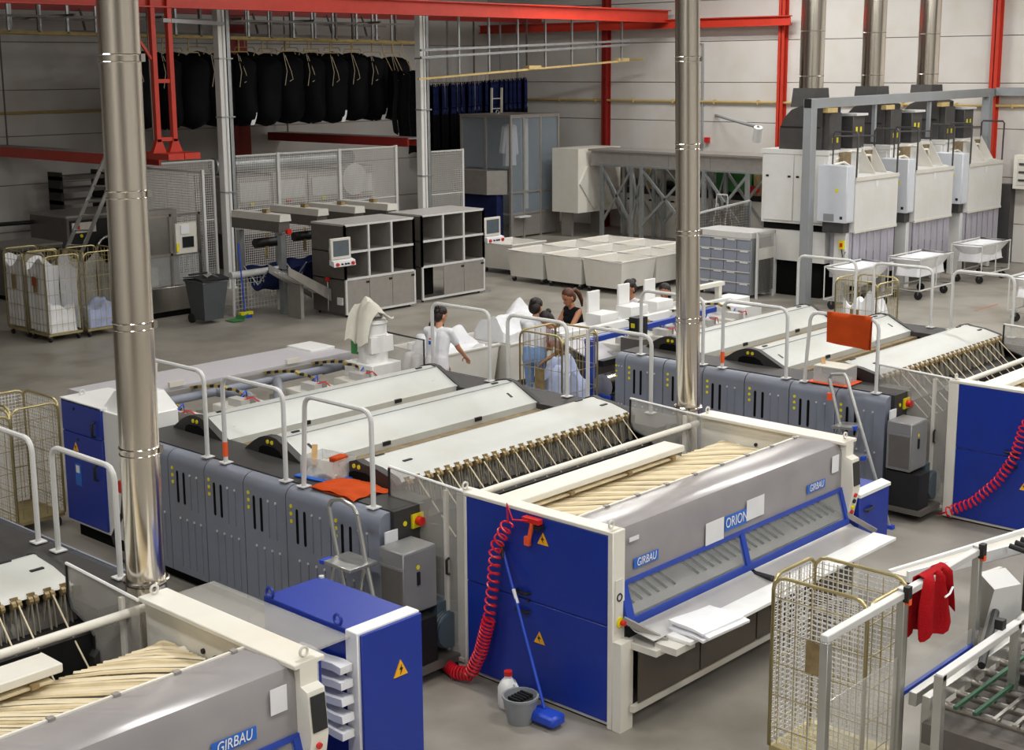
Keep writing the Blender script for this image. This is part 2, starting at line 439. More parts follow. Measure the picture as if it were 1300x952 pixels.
h_column('steel_column', XR, 21.73, 0, ZC, .2, .22, 'x', 'red steel column left of the three dryer flues')
h_column('steel_column', XR, 15.52, 0, ZC, .2, .22, 'x', 'red steel column right of the three dryer flues')
h_column('steel_column', 24.3, YL, 0, ZC, .75, .3, 'y', 'dark red steel column on the left wall behind the black sacks', 'dark_red')
def i_beam(name, p0, p1, w, h, mt, label):
    m = MB(); p0 = Vector(p0); p1 = Vector(p1)
    up = Vector((0, 0, 1))
    m.bar(p0 + up * (h / 2 - .015), p1 + up * (h / 2 - .015), w, .03); m.bar(p0 - up * (h / 2 - .015), p1 - up * (h / 2 - .015), w, .03); m.bar(p0, p1, .03, h - .06)
    return tag(m.build(name, mt), label, 'beam')
i_beam('steel_beam', (XN, 25.6, 6.42), (XR - .3, 25.6, 6.42), .26, .36, 'red_paint', 'long bright red steel beam crossing the hall over the garment conveyors')
i_beam('steel_beam', (XN, 30.6, 6.55), (XR - .3, 30.6, 6.55), .26, .4, 'dark_red', 'darker red steel beam further back over the black sacks')
i_beam('steel_beam', (XR - .38, YL, 6.2), (XR - .38, 21.35, 6.2), .2, .27, 'red_paint', 'red steel beam running along the right wall')
# red hanging frame under the long beam
t = thing('hanging_frame', 'red ladder shaped steel frame hanging from the long red beam', 'frame', (16.95, 25.6, 3.25))
for x in (16.76, 17.16): MB().box(x - .05, 25.5, 3.5, x + .05, 25.62, 7.0).build('upright', 'red_paint', t)
for z in (3.55, 4.75): MB().box(16.81, 25.52, z - .04, 17.11, 25.6, z + .04).build('rung', 'red_paint', t)
for x in (16.76, 17.16):
    MB().prism([(x - .16, 3.28), (x + .16, 3.28), (x + .05, 3.55), (x - .05, 3.55)], 'y', 25.5, 25.62).build('gusset', 'red_paint', t)
    MB().box(x - .2, 24.9, 3.15, x + .2 - .02, 26.2, 3.28).build('foot_channel', 'red_paint', t)
MB().bar((16.0, 25.55, 6.2), (16.7, 25.55, 5.2), .05, .05).build('brace', 'red_paint', t)
# pipes along the walls
tag(MB().cyl((XN, YL - .08, 3.94), (XR - .1, YL - .08, 3.94), .035, 8).build('wall_pipe', 'pipe_yellow'), 'thin yellowish pipe along the left wall', 'pipe')
o = thing('wall_pipe', 'thin yellowish pipe with clips along the right wall', 'pipe', (XR - .08, 20, 3.94))
MB().cyl((XR - .08, YN, 3.94), (XR - .08, YL - .1, 3.94), .035, 8).build('pipe', 'pipe_yellow', o)
for k in range(14): MB().box(XR - .13, 12 + k * 1.5, 3.88, XR, 12.04 + k * 1.5, 4.0).build('clip', 'tan_rail', o)
o = thing('conduit', 'thin grey conduit running down the right wall with a red switch', 'conduit', (XR - .05, 24.6, 2.6))
MB().tube([(XR - .05, 25.0, 5.62), (XR - .05, 24.5, 5.62), (XR - .05, 24.45, 2.3)], .03, 6).build('pipe', 'grey_paint', o)
B(XR - .12, 24.2, 2.75, XR, 24.34, 2.9).build('switch', 'switch_red', o); B(XR - .1, 24.6, 2.7, XR, 24.74, 2.95).build('switch_box', 'black', o)
# white service posts with a galvanised cable tray beside each
def service_post(x, y, label):
    t = thing('service_post', label, 'post', (x, y, 0))
    MB().box(x - .1, y - .1, 0, x + .1, y + .1, 8.6, ch=.01).build('post', 'white_paint', t)
    MB().box(x + .02 - .015, y - .125, 0, x + .02 + .015, y - .1, 8.6).build('cable_duct', 'rail_white', t)
    p = MB().box(x + .14, y - .06, 0, x + .26, y - .045, 8.6).box(x + .14, y - .06, 0, x + .155, y + .04, 8.6).box(x + .245, y - .06, 0, x + .26, y + .04, 8.6).build('cable_tray', 'galv', t)
    for z in (2.2, 3.9, 5.2): B(x - .11, y - .13, z, x + .26, y + .11, z + .03).build('clamp', 'galv', t)
    B(x - .14, y - .14, 0, x + .14, y + .14, .02).build('base_plate', 'white_paint', t)
    return t
service_post(19.28, 26.75, 'tall white service post behind the dark wheelie bin')
p = service_post(25.5, 26.75, 'tall white service post left of the blue hanging uniforms')
B(25.3, 26.55, 6.45, 25.7, 26.95, 6.6).build('junction_box', 'white_paint', p)
tag(MB().bar((16.9, 25.4, 5.98), (19.3, 26.6, 5.98), .08, .08).build('strut', 'galv'), 'galvanised strut from the red hanging frame to a white post', 'strut')
# worn red floor marks
for (x0, y0, x1, y1, lab) in [(30.2, 12.4, 31.2, 12.4, 'faded red floor mark in front of the far dryer trolley'), (27.4, 12.35, 28.5, 12.35, 'faded red floor mark near the middle dryer trolley'),
                              (20.0, 17.6, 21.5, 17.4, 'faded red floor mark in the open aisle behind the workers')]:
    tag(B(x0, y0, 0, x1, y1 + .05, .002).build('floor_mark', 'floor_red'), lab, 'floor mark')
# ------------------------------------------------------------------ ironer (local frame: x along the rolls, y from outfeed to infeed)
SEAM_Y = [0.0, .63, 1.24, 1.86, 2.47, 3.07, 3.68, 3.84]
def handrail(t, x, y0, y1, z0=1.372, z1=2.2, lean=0.0, tagged=False):
    r = .1; pts = [(x, y0, z0), (x, y0 + lean * 0, z1 - r)]
    pts += [(x, y0 + r - r * math.cos(R(a)), z1 - r + r * math.sin(R(a))) for a in (30, 60, 90)]
    pts += [(x, y1 - r + r * math.sin(R(a)), z1 - r + r * math.cos(R(a))) for a in (0, 30, 60)]
    pts += [(x, y1, z1 - r), (x, y1 + lean, z0)]
    h = MB().tube(pts, .022, 8).build('handrail', 'rail_white', t)
    for y in (y0, y1 + lean): B(x - .05, y - .05, z0 - .002, x + .05, y + .05, z0 + .008).build('foot_plate', 'rail_white', h)
    if tagged: MB().cyl((x, y1 + lean, z0 + .06), (x, y1 + lean, z0 + .2), .0245, 8).build('orange_sleeve', 'orange_tag', h)
    return h
def small(o):
    o['kind'] = 'stuff'; return o
def make_ironer():
    t = thing('ironer', 'three roll flatwork ironer', 'ironer', (0, 0, 0), local=True, group='flatwork ironers')
    body = MB().box(.1, .04, .12, 4.38, 3.8, 1.2).build('body', 'black', t)
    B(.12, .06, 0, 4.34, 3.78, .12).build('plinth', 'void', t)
    # rounded grey side panels, both long sides
    def prof(sx):
        # (x,z) of one panel with a rounded shoulder
        p = [(0, .15), (0, 1.26)] + [(.1 - .1 * math.cos(R(a)), 1.26 + .1 * math.sin(R(a))) for a in (20, 45, 70, 90)] + [(.14, 1.36), (.14, .15)]
        return [(q[0] if sx > 0 else 4.45 - q[0], q[1]) for q in p]
    cache = {}
    for sx in (1, -1):
        for k in range(7):
            y0, y1 = SEAM_Y[k] + .006, SEAM_Y[k + 1] - .006
            pn = MB().prism(prof(sx), 'y', y0, y1).build('side_panel', 'panel_grey', t)
            if sx < 0: continue
            f = -.006
            if k < 6:
                slot = MB(); st = MB(); rib = MB(); dot = MB()
                yh = y1 - .02
                for off in (.13, .235):
                    y = yh - off
                    MB().prism([(y - .016, .88), (y - .016, 1.17), (y - .008, 1.185), (y + .008, 1.185), (y + .016, 1.17), (y + .016, .88), (y + .008, .865), (y - .008, .865)], 'x', -.004, .02).build('vent_slot', 'void', pn)
                for z in (1.2, 1.13, 1.06): st.cyl((f, yh - .05, z), (.002, yh - .05, z), .019, 8)
                for off in (.34, .45):
                    if yh - off > y0 + .02: rib.bar((0, yh - off, .83), (0, yh - off, 1.16), .014, .014); dot.cyl((-.009, yh - off, 1.175), (.002, yh - off, 1.175), .012, 6)
                for off in (.15, .265, .38, .49):
                    if yh - off > y0 + .02: rib.bar((0, yh - off, .22), (0, yh - off, .7), .014, .014); dot.cyl((-.009, yh - off, .715), (.002, yh - off, .715), .012, 6)
                small(st.build('yellow_stickers', 'yellow', pn)); small(rib.build('ribs', 'panel_grey', pn)); small(dot.build('rib_caps', 'rail_white', pn))
            else:
                st = MB(); dot = MB()
                for z in (1.2, 1.13, 1.06): st.cyl((f, y1 - .02, z), (.002, y1 - .02, z), .015, 8)
                for y in (y0 + .04, y0 + .09):
                    for z in (1.2, .7): dot.cyl((-.006, y, z), (.002, y, z), .011, 6)
                small(st.build('yellow_stickers', 'yellow', pn)); small(dot.build('rib_caps', 'rail_white', pn))
    # walkway decks
    MB().prism([(.13, 1.3), (.13, 1.372), (.62, 1.372), (.62, 1.3)], 'y', .01, 3.83).build('deck', 'deck_black', t)
    MB().prism([(3.82, 1.3), (3.82, 1.36), (4.36, 1.36), (4.36, 1.3)], 'y', .01, 3.83).build('deck', 'deck_black', t)
    # stepped black end plates at the outfeed end
    for x0, s in ((.13, 1), (4.36, -1)):
        P = [(0, .1), (0, 1.37), (.36, 1.37), (.4, 1.33), (.4, 1.2), (.43, 1.16), (.55, 1.12), (.62, 1.05), (.62, .45), (.66, .4), (.78, .36), (.78, .1)]
        ep = MB().prism([(x0 + s * p[0], p[1]) for p in P], 'y', -.04, .04).build('end_plate', 'deck_black', t)
        if s > 0:
            B(.02, -.05, .85, .16, -.036, 1.22).build('label_plate', 'paper', ep)
            B(.32, -.06, 1.18, .45, -.035, 1.3).build('switch_plate', 'yellow', ep)
            MB().cyl((.385, -.06, 1.24), (.385, -.11, 1.24), .04, 10).build('main_switch', 'switch_red', ep)
            MB().cyl((.25, -.046, 1.24), (.25, -.036, 1.24), .022, 10).build('sticker', 'yellow', ep)
    # roll covers
    H = [(2.91, 3.71, 3.35), (1.67, 2.49, 2.13)]
    for i, (a, b, pk) in enumerate(H):
        prof = [(b, 1.3), (b, 1.36), (b - .1, 1.44), (pk + .1, 1.53), (pk, 1.55), (pk - .07, 1.535), (pk - .1, 1.54), (a + .06, 1.39), (a, 1.37), (a, 1.3)]
        c = MB().prism(prof, 'x', .6, 3.85).build('roll_cover', 'cover_white', t)
        MB().prism([(pk - .075, 1.5), (pk - .085, 1.545), (pk - .1, 1.548), (pk - .105, 1.5)], 'x', .6, 3.85).build('seam_strip', 'grey_paint', c)
        for x in (.8, 3.6):
            MB().bar((x, a + .16, 1.437), (x, a + .26, 1.482), .035, .012).build('grip', 'black', c)
            B(x - .02, pk - .03, 1.545, x + .07, pk + .0, 1.556).build('grip', 'black', c)
        for x in (1.6, 2.9): B(x - .05, a - .012, 1.335, x + .05, a + .01, 1.375).build('catch', 'black', c)
        e = [(b + .06, 1.36)] + [(b + .06 - (b + .06 - pk) * k / 5, 1.36 + .2 * math.sin(math.pi / 2 * k / 5)) for k in range(1, 6)] + [(pk - .1, 1.55), (a - .04, 1.36)]
        for x0, x1 in ((.53, .61), (3.84, 3.9)):
            ep = MB().prism(e, 'x', x0, x1).build('cover_end', 'deck_black', t)
            if x0 < 1:
                MB().prism([(pk + .18, 1.365), (pk + .16, 1.43), (pk + .1, 1.455), (pk - .06, 1.46), (pk - .14, 1.43), (pk - .2, 1.365)], 'x', .522, .54).build('hand_hole', 'void', ep)
                for dy in (-.03, .035): MB().cyl((.522, pk + dy, 1.5), (.534, pk + dy, 1.5), .021, 8).build('sticker', 'yellow', ep)
        B(.62, a - .1, 1.2, 3.84, a + .02, 1.3).build('belt_bed', 'belt_brown', t)
    prof = [(1.12, 1.3), (1.12, 1.4), (1.02, 1.47), (.9, 1.545), (.86, 1.55), (.83, 1.54), (.62, 1.52), (.42, 1.47), (.37, 1.44), (.4, 1.42), (.9, 1.3)]
    c = MB().prism(prof, 'x', .6, 3.85).build('roll_cover', 'cover_white', t)
    for x in (.75, 3.55): B(x, .86, 1.548, x + .1, .89, 1.558).build('grip', 'black', c); B(x + .12, .62, 1.518, x + .22, .65, 1.53).build('grip', 'black', c)
    e = [(1.14, 1.36), (1.08, 1.45), (.98, 1.53), (.88, 1.56), (.8, 1.54), (.62, 1.525), (.42, 1.475), (.36, 1.43), (.36, 1.1), (1.14, 1.1)]
    for x0, x1 in ((.53, .61), (3.84, 3.9)):
        ep = MB().prism(e, 'x', x0, x1).build('cover_end', 'deck_black', t)
        if x0 < 1:
            MB().prism([(1.0, 1.375), (.98, 1.43), (.92, 1.455), (.76, 1.46), (.68, 1.43), (.6, 1.375)], 'x', .522, .54).build('hand_hole', 'void', ep)
            for dy in (-.03, .035): MB().cyl((.522, .88 + dy, 1.5), (.534, .88 + dy, 1.5), .021, 8).build('sticker', 'yellow', ep)
    for y0, y1 in ((1.12, 1.67), (2.49, 2.91), (3.71, 3.8)):
        B(.62, y0, 1.1, 3.84, y1, 1.27).build('belt_bed', 'belt_brown', t)
    # outfeed: row of guide rollers and tapes hanging in front of the last roll
    MB().cyl((.62, .62, 1.1), (3.84, .62, 1.1), .3, 20).build('press_roll', 'steel_dark', t)
    gm = MB().cyl((-.035, .37, 1.42), (-.005, .37, 1.42), .032, 9).cyl((.005, .37, 1.42), (.035, .37, 1.42), .032, 9).bar((0, .38, 1.46), (0, .46, 1.44), .05, .02).mesh('guide_roller', 'gold')
    tm = MB().bar((-.02, .35, 1.4), (-.05, .26, 1.06), .022, .006).bar((.02, .36, 1.4), (.0, .28, 1.06), .022, .006).bar((-.02, .39, 1.4), (-.1, .36, 1.02), .03, .006).mesh('tape', 'tape')
    for k in range(26):
        x = .68 + k * 3.1 / 25
        g = put(gm, 'guide_roller', t, (x, 0, 0)); put(tm, 'tape', g)
    cm = MB().tube([(0, .34, 1.42), (-.02, .12, 1.24), (-.03, -.14, 1.02)], .006, 5).mesh('cord', 'cord_cream')
    for k in range(15): put(cm, 'cord', t, (.78 + k * .205 + .03 * math.sin(k * 2.3), 0, .004 * math.sin(k)))
    B(.62, .12, 1.08, 3.86, .22, 1.15).build('lower_rail', 'steel_dull', t)
    for k in range(8): B(.8 + k * .4, .2, .95, .84 + k * .4, .4, 1.1).build('rail_bracket', 'steel_dark', t)
    B(.6, .0, .7, 3.86, .6, .95).build('apron', 'black', t)
    # handrails
    for x, ex in ((.1, 0), (4.25, 1)):
        d = .24 * ex; handrail(t, x, 2.54 + d, 3.5 + d); handrail(t, x, 1.35 + d, 2.25 + d, tagged=(ex == 0)); handrail(t, x, .18 + d, 1.05 + d, lean=.05 if ex == 0 else 0)
    # wall box, motor and drive plate at the outfeed end
    eb = B(-.07, -.36, .58, .3, -.06, 1.13, ch=.012).build('control_box', 'box_grey', t)
    B(-.082, -.34, .62, -.068, -.1, .98).build('vent_panel', 'steel_dark', eb); B(-.086, -.35, .98, -.066, -.08, 1.0).build('vent_lip', 'box_grey', eb)
    B(-.06, -.366, .6, .29, -.358, 1.11).build('door', 'box_grey', eb); B(.07, -.378, .83, .1, -.365, .94).build('lock', 'black', eb)
    MB().cyl((.085, -.37, .98), (.085, -.364, .98), .02, 8).build('sticker', 'yellow', eb)
    bp = B(-.05, -.5, .1, .62, -.02, .16).build('motor_plate', 'steel_dark', t)
    B(-.04, -.46, .16, .2, -.05, .56).build('drive_case', 'black', t)
    mo = MB().cyl((.38, -.44, .36), (.38, -.08, .36), .15, 14).build('motor', 'motor_blue', t)
    for k in range(9): MB().torus((.38, -.42 + k * .03, .36), .155, .008, 'y', 14, 4).build('fin', 'motor_blue', mo)
    B(.3, -.36, .48, .46, -.2, .6).build('terminal_box', 'motor_blue', mo)
    return t
def ironer_guard(t, ox=0.0):
    """clear guard between ironer and folder: framed plastic door with handle (built in the ironer frame)"""
    for x in (.42, 3.78):
        P = [(-.56, .12), (-.56, 1.58), (.33, 1.62), (.33, 1.38), (.28, 1.3), (.08, 1.24), (.02, 1.18), (.02, 1.0), (-.06, .96), (-.12, .9), (-.12, .15)]
        g = MB().prism(P, 'x', x, x + .008).build('guard_sheet', 'plexi', t)
        MB().tube([(x, p[0], p[1]) for p in P[2:]], .012, 6).build('guard_edge', 'black', g)
        MB().tube([(x, -.56, 1.59), (x, .33, 1.63)], .012, 6).build('guard_rail', 'white_paint', g)
        B(x - .015, -.38, .12, x + .015, -.345, 1.56).build('guard_post', 'offwhite', g)
        MB().tube([(x - .01, -.4, .84), (x - .04, -.4, .85), (x - .04, -.4, .97), (x - .01, -.4, .98)], .012, 6).build('door_handle', 'black', g)
        B(x - .012, -.56, .1, x + .02, .0, .13).build('guard_sill', 'offwhite', g)
ir = make_ironer(); ironer_guard(ir)
index_kids()
IRON = {1: ir}
ir.location = (7.42, 8.38, 0)
ir['label'] = 'grey three roll ironer in the middle with orange cloth on its black deck'
IRON[2] = copy_tree(ir, (13.97, 7.28, 0), label='grey three roll ironer on the right with orange cloth hung on its rail')
IRON[0] = copy_tree(ir, (.94, 8.28, 0), label='three roll ironer cut by the lower left picture edge')
# ------------------------------------------------------------------ folder (local frame: x along the rolls, y from operator front to infeed)
def ring(m, x, y, z, axis): m.torus((x, y, z + .035), .028, .009, axis, 12, 6); return m
def triangle_sign(parent, x, y, z, s, mt_face='sign_yellow'):
    """yellow warning triangle with black flash on a face looking to -x"""
    a = MB().prism([(y - s / 2, z), (y + s / 2, z), (y, z + s * .87)], 'x', x - .004, x).build('warning_sign', mt_face, parent)
    MB().prism([(y + .012, z + s * .62), (y - .018, z + s * .36), (y + .002, z + s * .36), (y - .008, z + s * .1), (y + .022, z + s * .44), (y + .004, z + s * .44)], 'x', x - .006, x - .003).build('flash_mark', 'black', a)
    return a
def make_folder():
    t = thing('folder', 'folding machine', 'folding machine', (0, 0, 0), local=True, group='linen folding machines')
    # near side wall: cream frame with two blue doors
    sw = MB().box(.02, .02, .02, .13, 1.6, 1.56).build('side_wall', 'cream', t)
    B(0, .012, .835, .03, 1.5, 1.55, ch=.005).build('door_panel', 'blue_paint', t)
    lo = B(0, .012, .05, .03, 1.5, .828, ch=.005).build('door_panel', 'blue_paint', t)
    B(.0, 1.505, .02, .1, 1.62, 1.585, ch=.006).build('rear_post', 'cream', t)
    fp = B(-.005, -.04, .0, .145, .012, 1.585, ch=.006).build('front_post', 'cream', t)
    MB().box(-.006, -.03, 1.552, .14, 1.61, 1.585, ch=.006).build('top_rail', 'cream', t)
    B(.03, .05, 0, .12, 1.5, .05).build('kick_plate', 'black', t)
    B(.02, -.046, .78, .11, -.039, 1.2).build('switch_plate', 'offwhite', fp)
    MB().torus((.07, -.046, 1.06), .028, .007, 'y', 14, 5).build('gauge', 'black', fp)
    MB().cyl((.075, -.04, .86), (.075, -.055, .86), .042, 12).build('stop_plate', 'yellow', fp); MB().cyl((.085, -.05, .855), (.085, -.09, .855), .02, 10).build('stop_button', 'switch_red', fp)
    for z in (.895, .74):
        for y in (.87,): 
            MB().tube([(0, y - .07, z), (-.03, y - .06, z), (-.03, y + .06, z), (0, y + .07, z)], .013, 6).build('door_handle', 'black', t)
    MB().cyl((-.008, .815, .83), (.0, .815, .83), .015, 8).build('key_lock', 'black', t)
    triangle_sign(t, -.001, .66, 1.33, .115); triangle_sign(t, -.001, .7, .5, .115)
    # far side wall
    B(3.45, .02, .02, 3.62, 1.6, 1.56).build('side_wall', 'cream', t)
    B(3.61, .02, .05, 3.64, 1.55, 1.57).build('door_panel', 'blue_paint', t)
    B(3.4, -.03, 1.552, 3.63, 1.61, 1.585, ch=.006).build('top_rail', 'cream', t)
    for x, y in ((.06, 0.03), (.05, 1.56), (3.52, .03), (3.5, 1.56)): ring(MB(), x, y, 1.585, 'y').build('lifting_eye', 'offwhite', t)
    for y, z in ((.95, 1.38), (.82, 1.37), (.42, 1.42)): MB().cyl((3.435, y, z), (3.45, y, z), .018, 8).build('cable_hole', 'black', t)
    # rear rod, cross beam, belts
    MB().cyl((.1, 1.68, 1.46), (3.5, 1.68, 1.46), .032, 10).build('feed_rod', 'cream', t)
    B(.28, 1.2, 1.44, 2.62, 1.44, 1.5, ch=.008).build('cross_beam', 'cream', t)
    MB().sheet([(1.4, 1.44), (1.3, 1.42), (1.2, 1.41)], 'x', .3, 2.55, .012).build('beam_lip', 'belt_tan', t)
    for x in (.95, 1.75, 2.4): B(x, 1.18, 1.4, x + .05, 1.22, 1.43).build('sensor', 'gold', t)
    B(.13, .55, .3, 3.45, 1.55, 1.15).build('inner_body', 'steel_dark', t)
    MB().cyl((2.9, 1.15, 1.33), (3.44, 1.15, 1.33), .03, 10).build('belt_shaft', 'cream', t)
    # belts: narrow cream strips running slanting from the beam towards the front hood
    random.seed(3)
    for k in range(80):
        x0 = -.62 + k * .052 + random.uniform(-.008, .008)
        y0, y1 = 1.34, .36
        x1 = x0 + .9 + random.uniform(-.03, .04) + .12 * math.sin(k * .12)
        pa, pb = (x0, y0), (x1, y1)
        if x1 < .22 or x0 > 3.36: continue
        if x0 < .15: s = (.15 - x0) / (x1 - x0); pa = (.15, y0 + (y1 - y0) * s)
        if x1 > 3.43: s = (3.43 - x0) / (x1 - x0); pb = (3.43, y0 + (y1 - y0) * s)
        sag = random.uniform(-.012, .012); n = 4; pts = []
        for i in range(n + 1):
            u = i / n; pts.append((pa[0] + (pb[0] - pa[0]) * u, pa[1] + (pb[1] - pa[1]) * u + sag * math.sin(math.pi * u), 1.34 + .03 * math.sin(math.pi * u) + random.uniform(-.004, .004) + .004 * (k % 2)))
        def fn(u, v, pts=pts):
            q = u * n; i = min(n - 1, int(q)); f = q - i
            p = Vector(pts[i]).lerp(Vector(pts[i + 1]), f); d = (Vector(pts[-1]) - Vector(pts[0])).normalized(); s = Vector((-d.y, d.x, 0))
            return p + s * (v - .5) * .036 + Vector((0, 0, .008 * (1 - (2 * v - 1) ** 2)))
        MB().surf(fn, n, 2, .006).build('belt', ('belt_tan', 'cord_cream', 'belt_tan', 'belt_buff')[k % 4], t)
    # front hood of translucent plastic
    hood = [(.45, 1.555), (.14, 1.575), (.05, 1.55), (.015, 1.47), (.012, 1.14)]
    h = MB().sheet(hood, 'x', .15, 3.44, .008).build('hood', 'hood_plexi', t)
    B(.15, .445, 1.552, 3.44, .465, 1.566).build('hood_edge', 'cream', h)
    for k in range(8): B(.5 + k * .4, .43, 1.558, .54 + k * .4, .47, 1.574).build('edge_clip', 'steel_dull', h)
    # blue window frame below the hood
    fr = MB().bar((.15, .01, 1.125), (3.44, .01, 1.125), .03, .035).build('upper_rail', 'blue_frame', t)
    MB().bar((.15, -.075, .835), (3.44, -.075, .835), .035, .055).build('lower_rail', 'blue_frame', t)
    for x in (.17, 1.78, 3.42): MB().bar((x, .01, 1.12), (x, -.075, .84), .035, .06 if x != .17 else .09).build('window_post', 'blue_frame', t)
    for x0, x1 in ((.19, 1.76), (1.8, 3.4)): MB().sheet([(.008, 1.12), (-.07, .85)], 'x', x0, x1, .005).build('window_pane', 'plexi_clear', t)
    # delivery tray behind the window: plate with slots
    MB().sheet([(.5, 1.1), (.3, 1.0), (-.04, .87)], 'x', .15, 3.44, .015).build('tray', 'steel_dull', t)
    sm = MB().bar((0, .04, .898), (.0, .28, .988), .02, .012).mesh('tray_slot', 'void')
    for i in range(30):
        if 6 < i < 9 or 21 < i < 23: continue
        put(sm, 'tray_slot', t, (.25 + i * .108, 0, .012))
    B(.2, .3, 1.02, 1.2, .34, 1.1).build('folding_blade', 'steel_dark', t); B(1.9, .3, 1.02, 2.9, .34, 1.1).build('folding_blade', 'steel_dark', t)
    # table
    ts = MB().sheet([(-.1, .815), (-.14, .795), (-.32, .765)], 'x', .14, 1.78, .006).build('steel_tray', 'steel_sheet', t)
    MB().sheet([(-.1, .815), (-.14, .795), (-.32, .765)], 'x', 1.83, 3.44, .006).build('steel_tray', 'steel_sheet', t)
    B(1.775, -.3, .76, 1.835, -.1, .8).build('tray_joint', 'black', t)
    B(.3, -.54, .735, 3.5, -.31, .765, ch=.004).build('table_board', 'white_hdpe', t)
    MB().bar((.1, -.06, .88), (.28, -.34, .72), .03, .045).build('table_arm', 'steel_dull', t)
    B(.12, -.36, .65, .3, -.05, .7).build('arm_bracket', 'offwhite', t); B(.18, -.5, .68, .42, -.3, .735).build('arm_bracket', 'offwhite', t)
    MB().bar((3.43, -.06, .9), (3.6, -.28, .74), .03, .045).build('table_arm', 'steel_dull', t); B(3.43, -.34, .7, 3.5, -.05, .74).build('arm_bracket', 'offwhite', t)
    B(.14, -.05, .12, 3.44, -.02, .8).build('lower_back', 'black', t)
    for k in range(4): B(.17 + k * .82, -.16, .2, .97 + k * .82, -.15, .68).build('front_sheet', 'smoke_plexi', t)
    B(.1, -.17, .15, 3.5, -.13, .2).build('bottom_rail', 'offwhite', t); B(.0, -.12, .0, .15, -.04, .72).build('front_leg', 'cream', t); B(.15, -.1, .3, .2, -.05, .62).build('cable_slot', 'void', t)
    B(3.44, -.12, .0, 3.6, -.0, .72).build('front_leg', 'cream', t)
    # control column at the far end
    cc = MB().prism([(-.03, 1.585), (-.03, 1.44), (-.09, 1.42), (-.115, 1.14), (-.06, .86), (.02, .86), (.02, 1.585)], 'x', 3.44, 3.57).build('control_column', 'cream', t)
    MB().prism([(-.09, 1.39), (-.1, 1.39), (-.12, 1.17), (-.11, 1.17)], 'x', 3.455, 3.562).build('touch_screen', 'screen_dark', cc)
    for z, y, mt_ in ((1.08, -.1, 'switch_red'), (1.02, -.09, 'black'), (.96, -.08, 'yellow'), (.91, -.07, 'switch_red')):
        MB().cyl((3.5, y + .01, z), (3.5, y - .02, z - .006), .02, 10).build('push_button', mt_, cc)
    # lettering on the hood
    def hood_label(x, z, w_, hgt, txt, size, shear=0.0, blue=True, squash=1.0):
        if blue: L_ = B(x - w_ / 2, -.0, z - hgt / 2, x + w_ / 2, .004, z + hgt / 2).build('name_plate', 'label_blue', t)
        me = text_mesh(txt, size, 'white_paint', 'lettering', shear, .001, squash)
        o = put(me, 'lettering', L_, (x, -.003, z), (R(90), 0, 0))
    hood_label(.46, 1.25, .31, .08, 'GIRBAU', .09, .15, squash=.78); hood_label(2.98, 1.26, .31, .08, 'GIRBAU', .09, .15, squash=.78)
    hood_label(1.7, 1.26, .34, .13, 'ORION', .125, .0, squash=.8)
    for x, z, w_, h_ in ((1.38, 1.24, .26, .19), (1.98, 1.3, .27, .18), (3.3, 1.4, .12, .16)):
        MB().prism([(x - w_ / 2, z - h_ / 2), (x + w_ / 2, z - h_ / 2), (x + w_ / 2, z + h_ / 2), (x - w_ / 2, z + h_ / 2)], 'y', -.003, -.001).build('paper_notice', 'paper', t)
    B(.24, -.003, 1.44, .36, -.001, 1.475).build('sticker', 'paper', t)
    return t
fo = make_folder(); index_kids()
FOLD = {1: fo}
fo.location = (7.85, 6.29, 0)
fo['label'] = 'blue and cream folding machine in the middle with red coiled hose'
FOLD[2] = copy_tree(fo, (14.36, 5.12, 0), label='blue and cream folding machine cut by the right picture edge')
FOLD[0] = copy_tree(fo, (1.36, 6.18, 0), label='cream folding machine with wooden coloured belts at the lower left edge')

# blue hanging cabinet at the far end of the middle folder
t = thing('electrical_cabinet', 'small blue electrical cabinet with white top edge beside the touch screen', 'cabinet', (11.72, 6.4, 0))
B(11.45, 6.22, .45, 12.02, 6.66, 1.03, ch=.005).build('body', 'blue_paint', t)
MB().prism([(6.18, 1.02), (6.18, 1.05), (6.28, 1.07), (6.28, 1.02)], 'x', 11.45, 12.03).build('top_edge', 'white_paint', t)
dr = B(11.45, 6.19, .45, 12.02, 6.22, 1.02, ch=.004).build('door', 'blue_paint', t)
MB().tube([(11.55, 6.19, .88), (11.57, 6.165, .88), (11.66, 6.165, .89), (11.68, 6.19, .89)], .014, 6).build('handle', 'black', dr)
B(11.55, 6.3, 0, 11.6, 6.35, .45).build('leg', 'black', t); B(11.92, 6.5, 0, 11.97, 6.55, .45).build('leg', 'black', t)
# tall blue cabinet at the end of the lower left folder
t = thing('electrical_cabinet', 'tall blue cabinet with white front edge and warning triangle, lower left', 'cabinet', (5.72, 6.86, 0))
B(5.46, 6.5, .1, 5.96, 7.36, 1.5, ch=.005).build('body', 'blue_paint', t)
B(5.44, 6.38, .1, 5.98, 6.5, 1.505, ch=.006).build('front_edge', 'white_paint', t)
dr = B(5.46, 6.36, .1, 5.98, 6.385, 1.49, ch=.004).build('door', 'blue_paint', t)
s = MB().prism([(5.72, 1.12), (5.84, 1.12), (5.78, 1.23)], 'y', 6.352, 6.36).build('warning_sign', 'sign_yellow', dr)
MB().prism([(5.787, 1.2), (5.765, 1.165), (5.78, 1.165), (5.772, 1.13), (5.797, 1.175), (5.783, 1.175)], 'y', 6.349, 6.353).build('flash_mark', 'black', s)
for x, y in ((5.5, 6.6), (5.5, 7.3)): MB().torus((x - .03, y, 1.535), .035, .011, 'x', 14, 6).build('lifting_eye', 'blue_paint', t)
MB().cyl((5.94, 7.33, 1.5), (5.94, 7.33, 1.515), .02, 8).build('screw', 'rail_white', t)
B(5.5, 6.45, 0, 5.9, 7.3, .1).build('plinth', 'black', t)
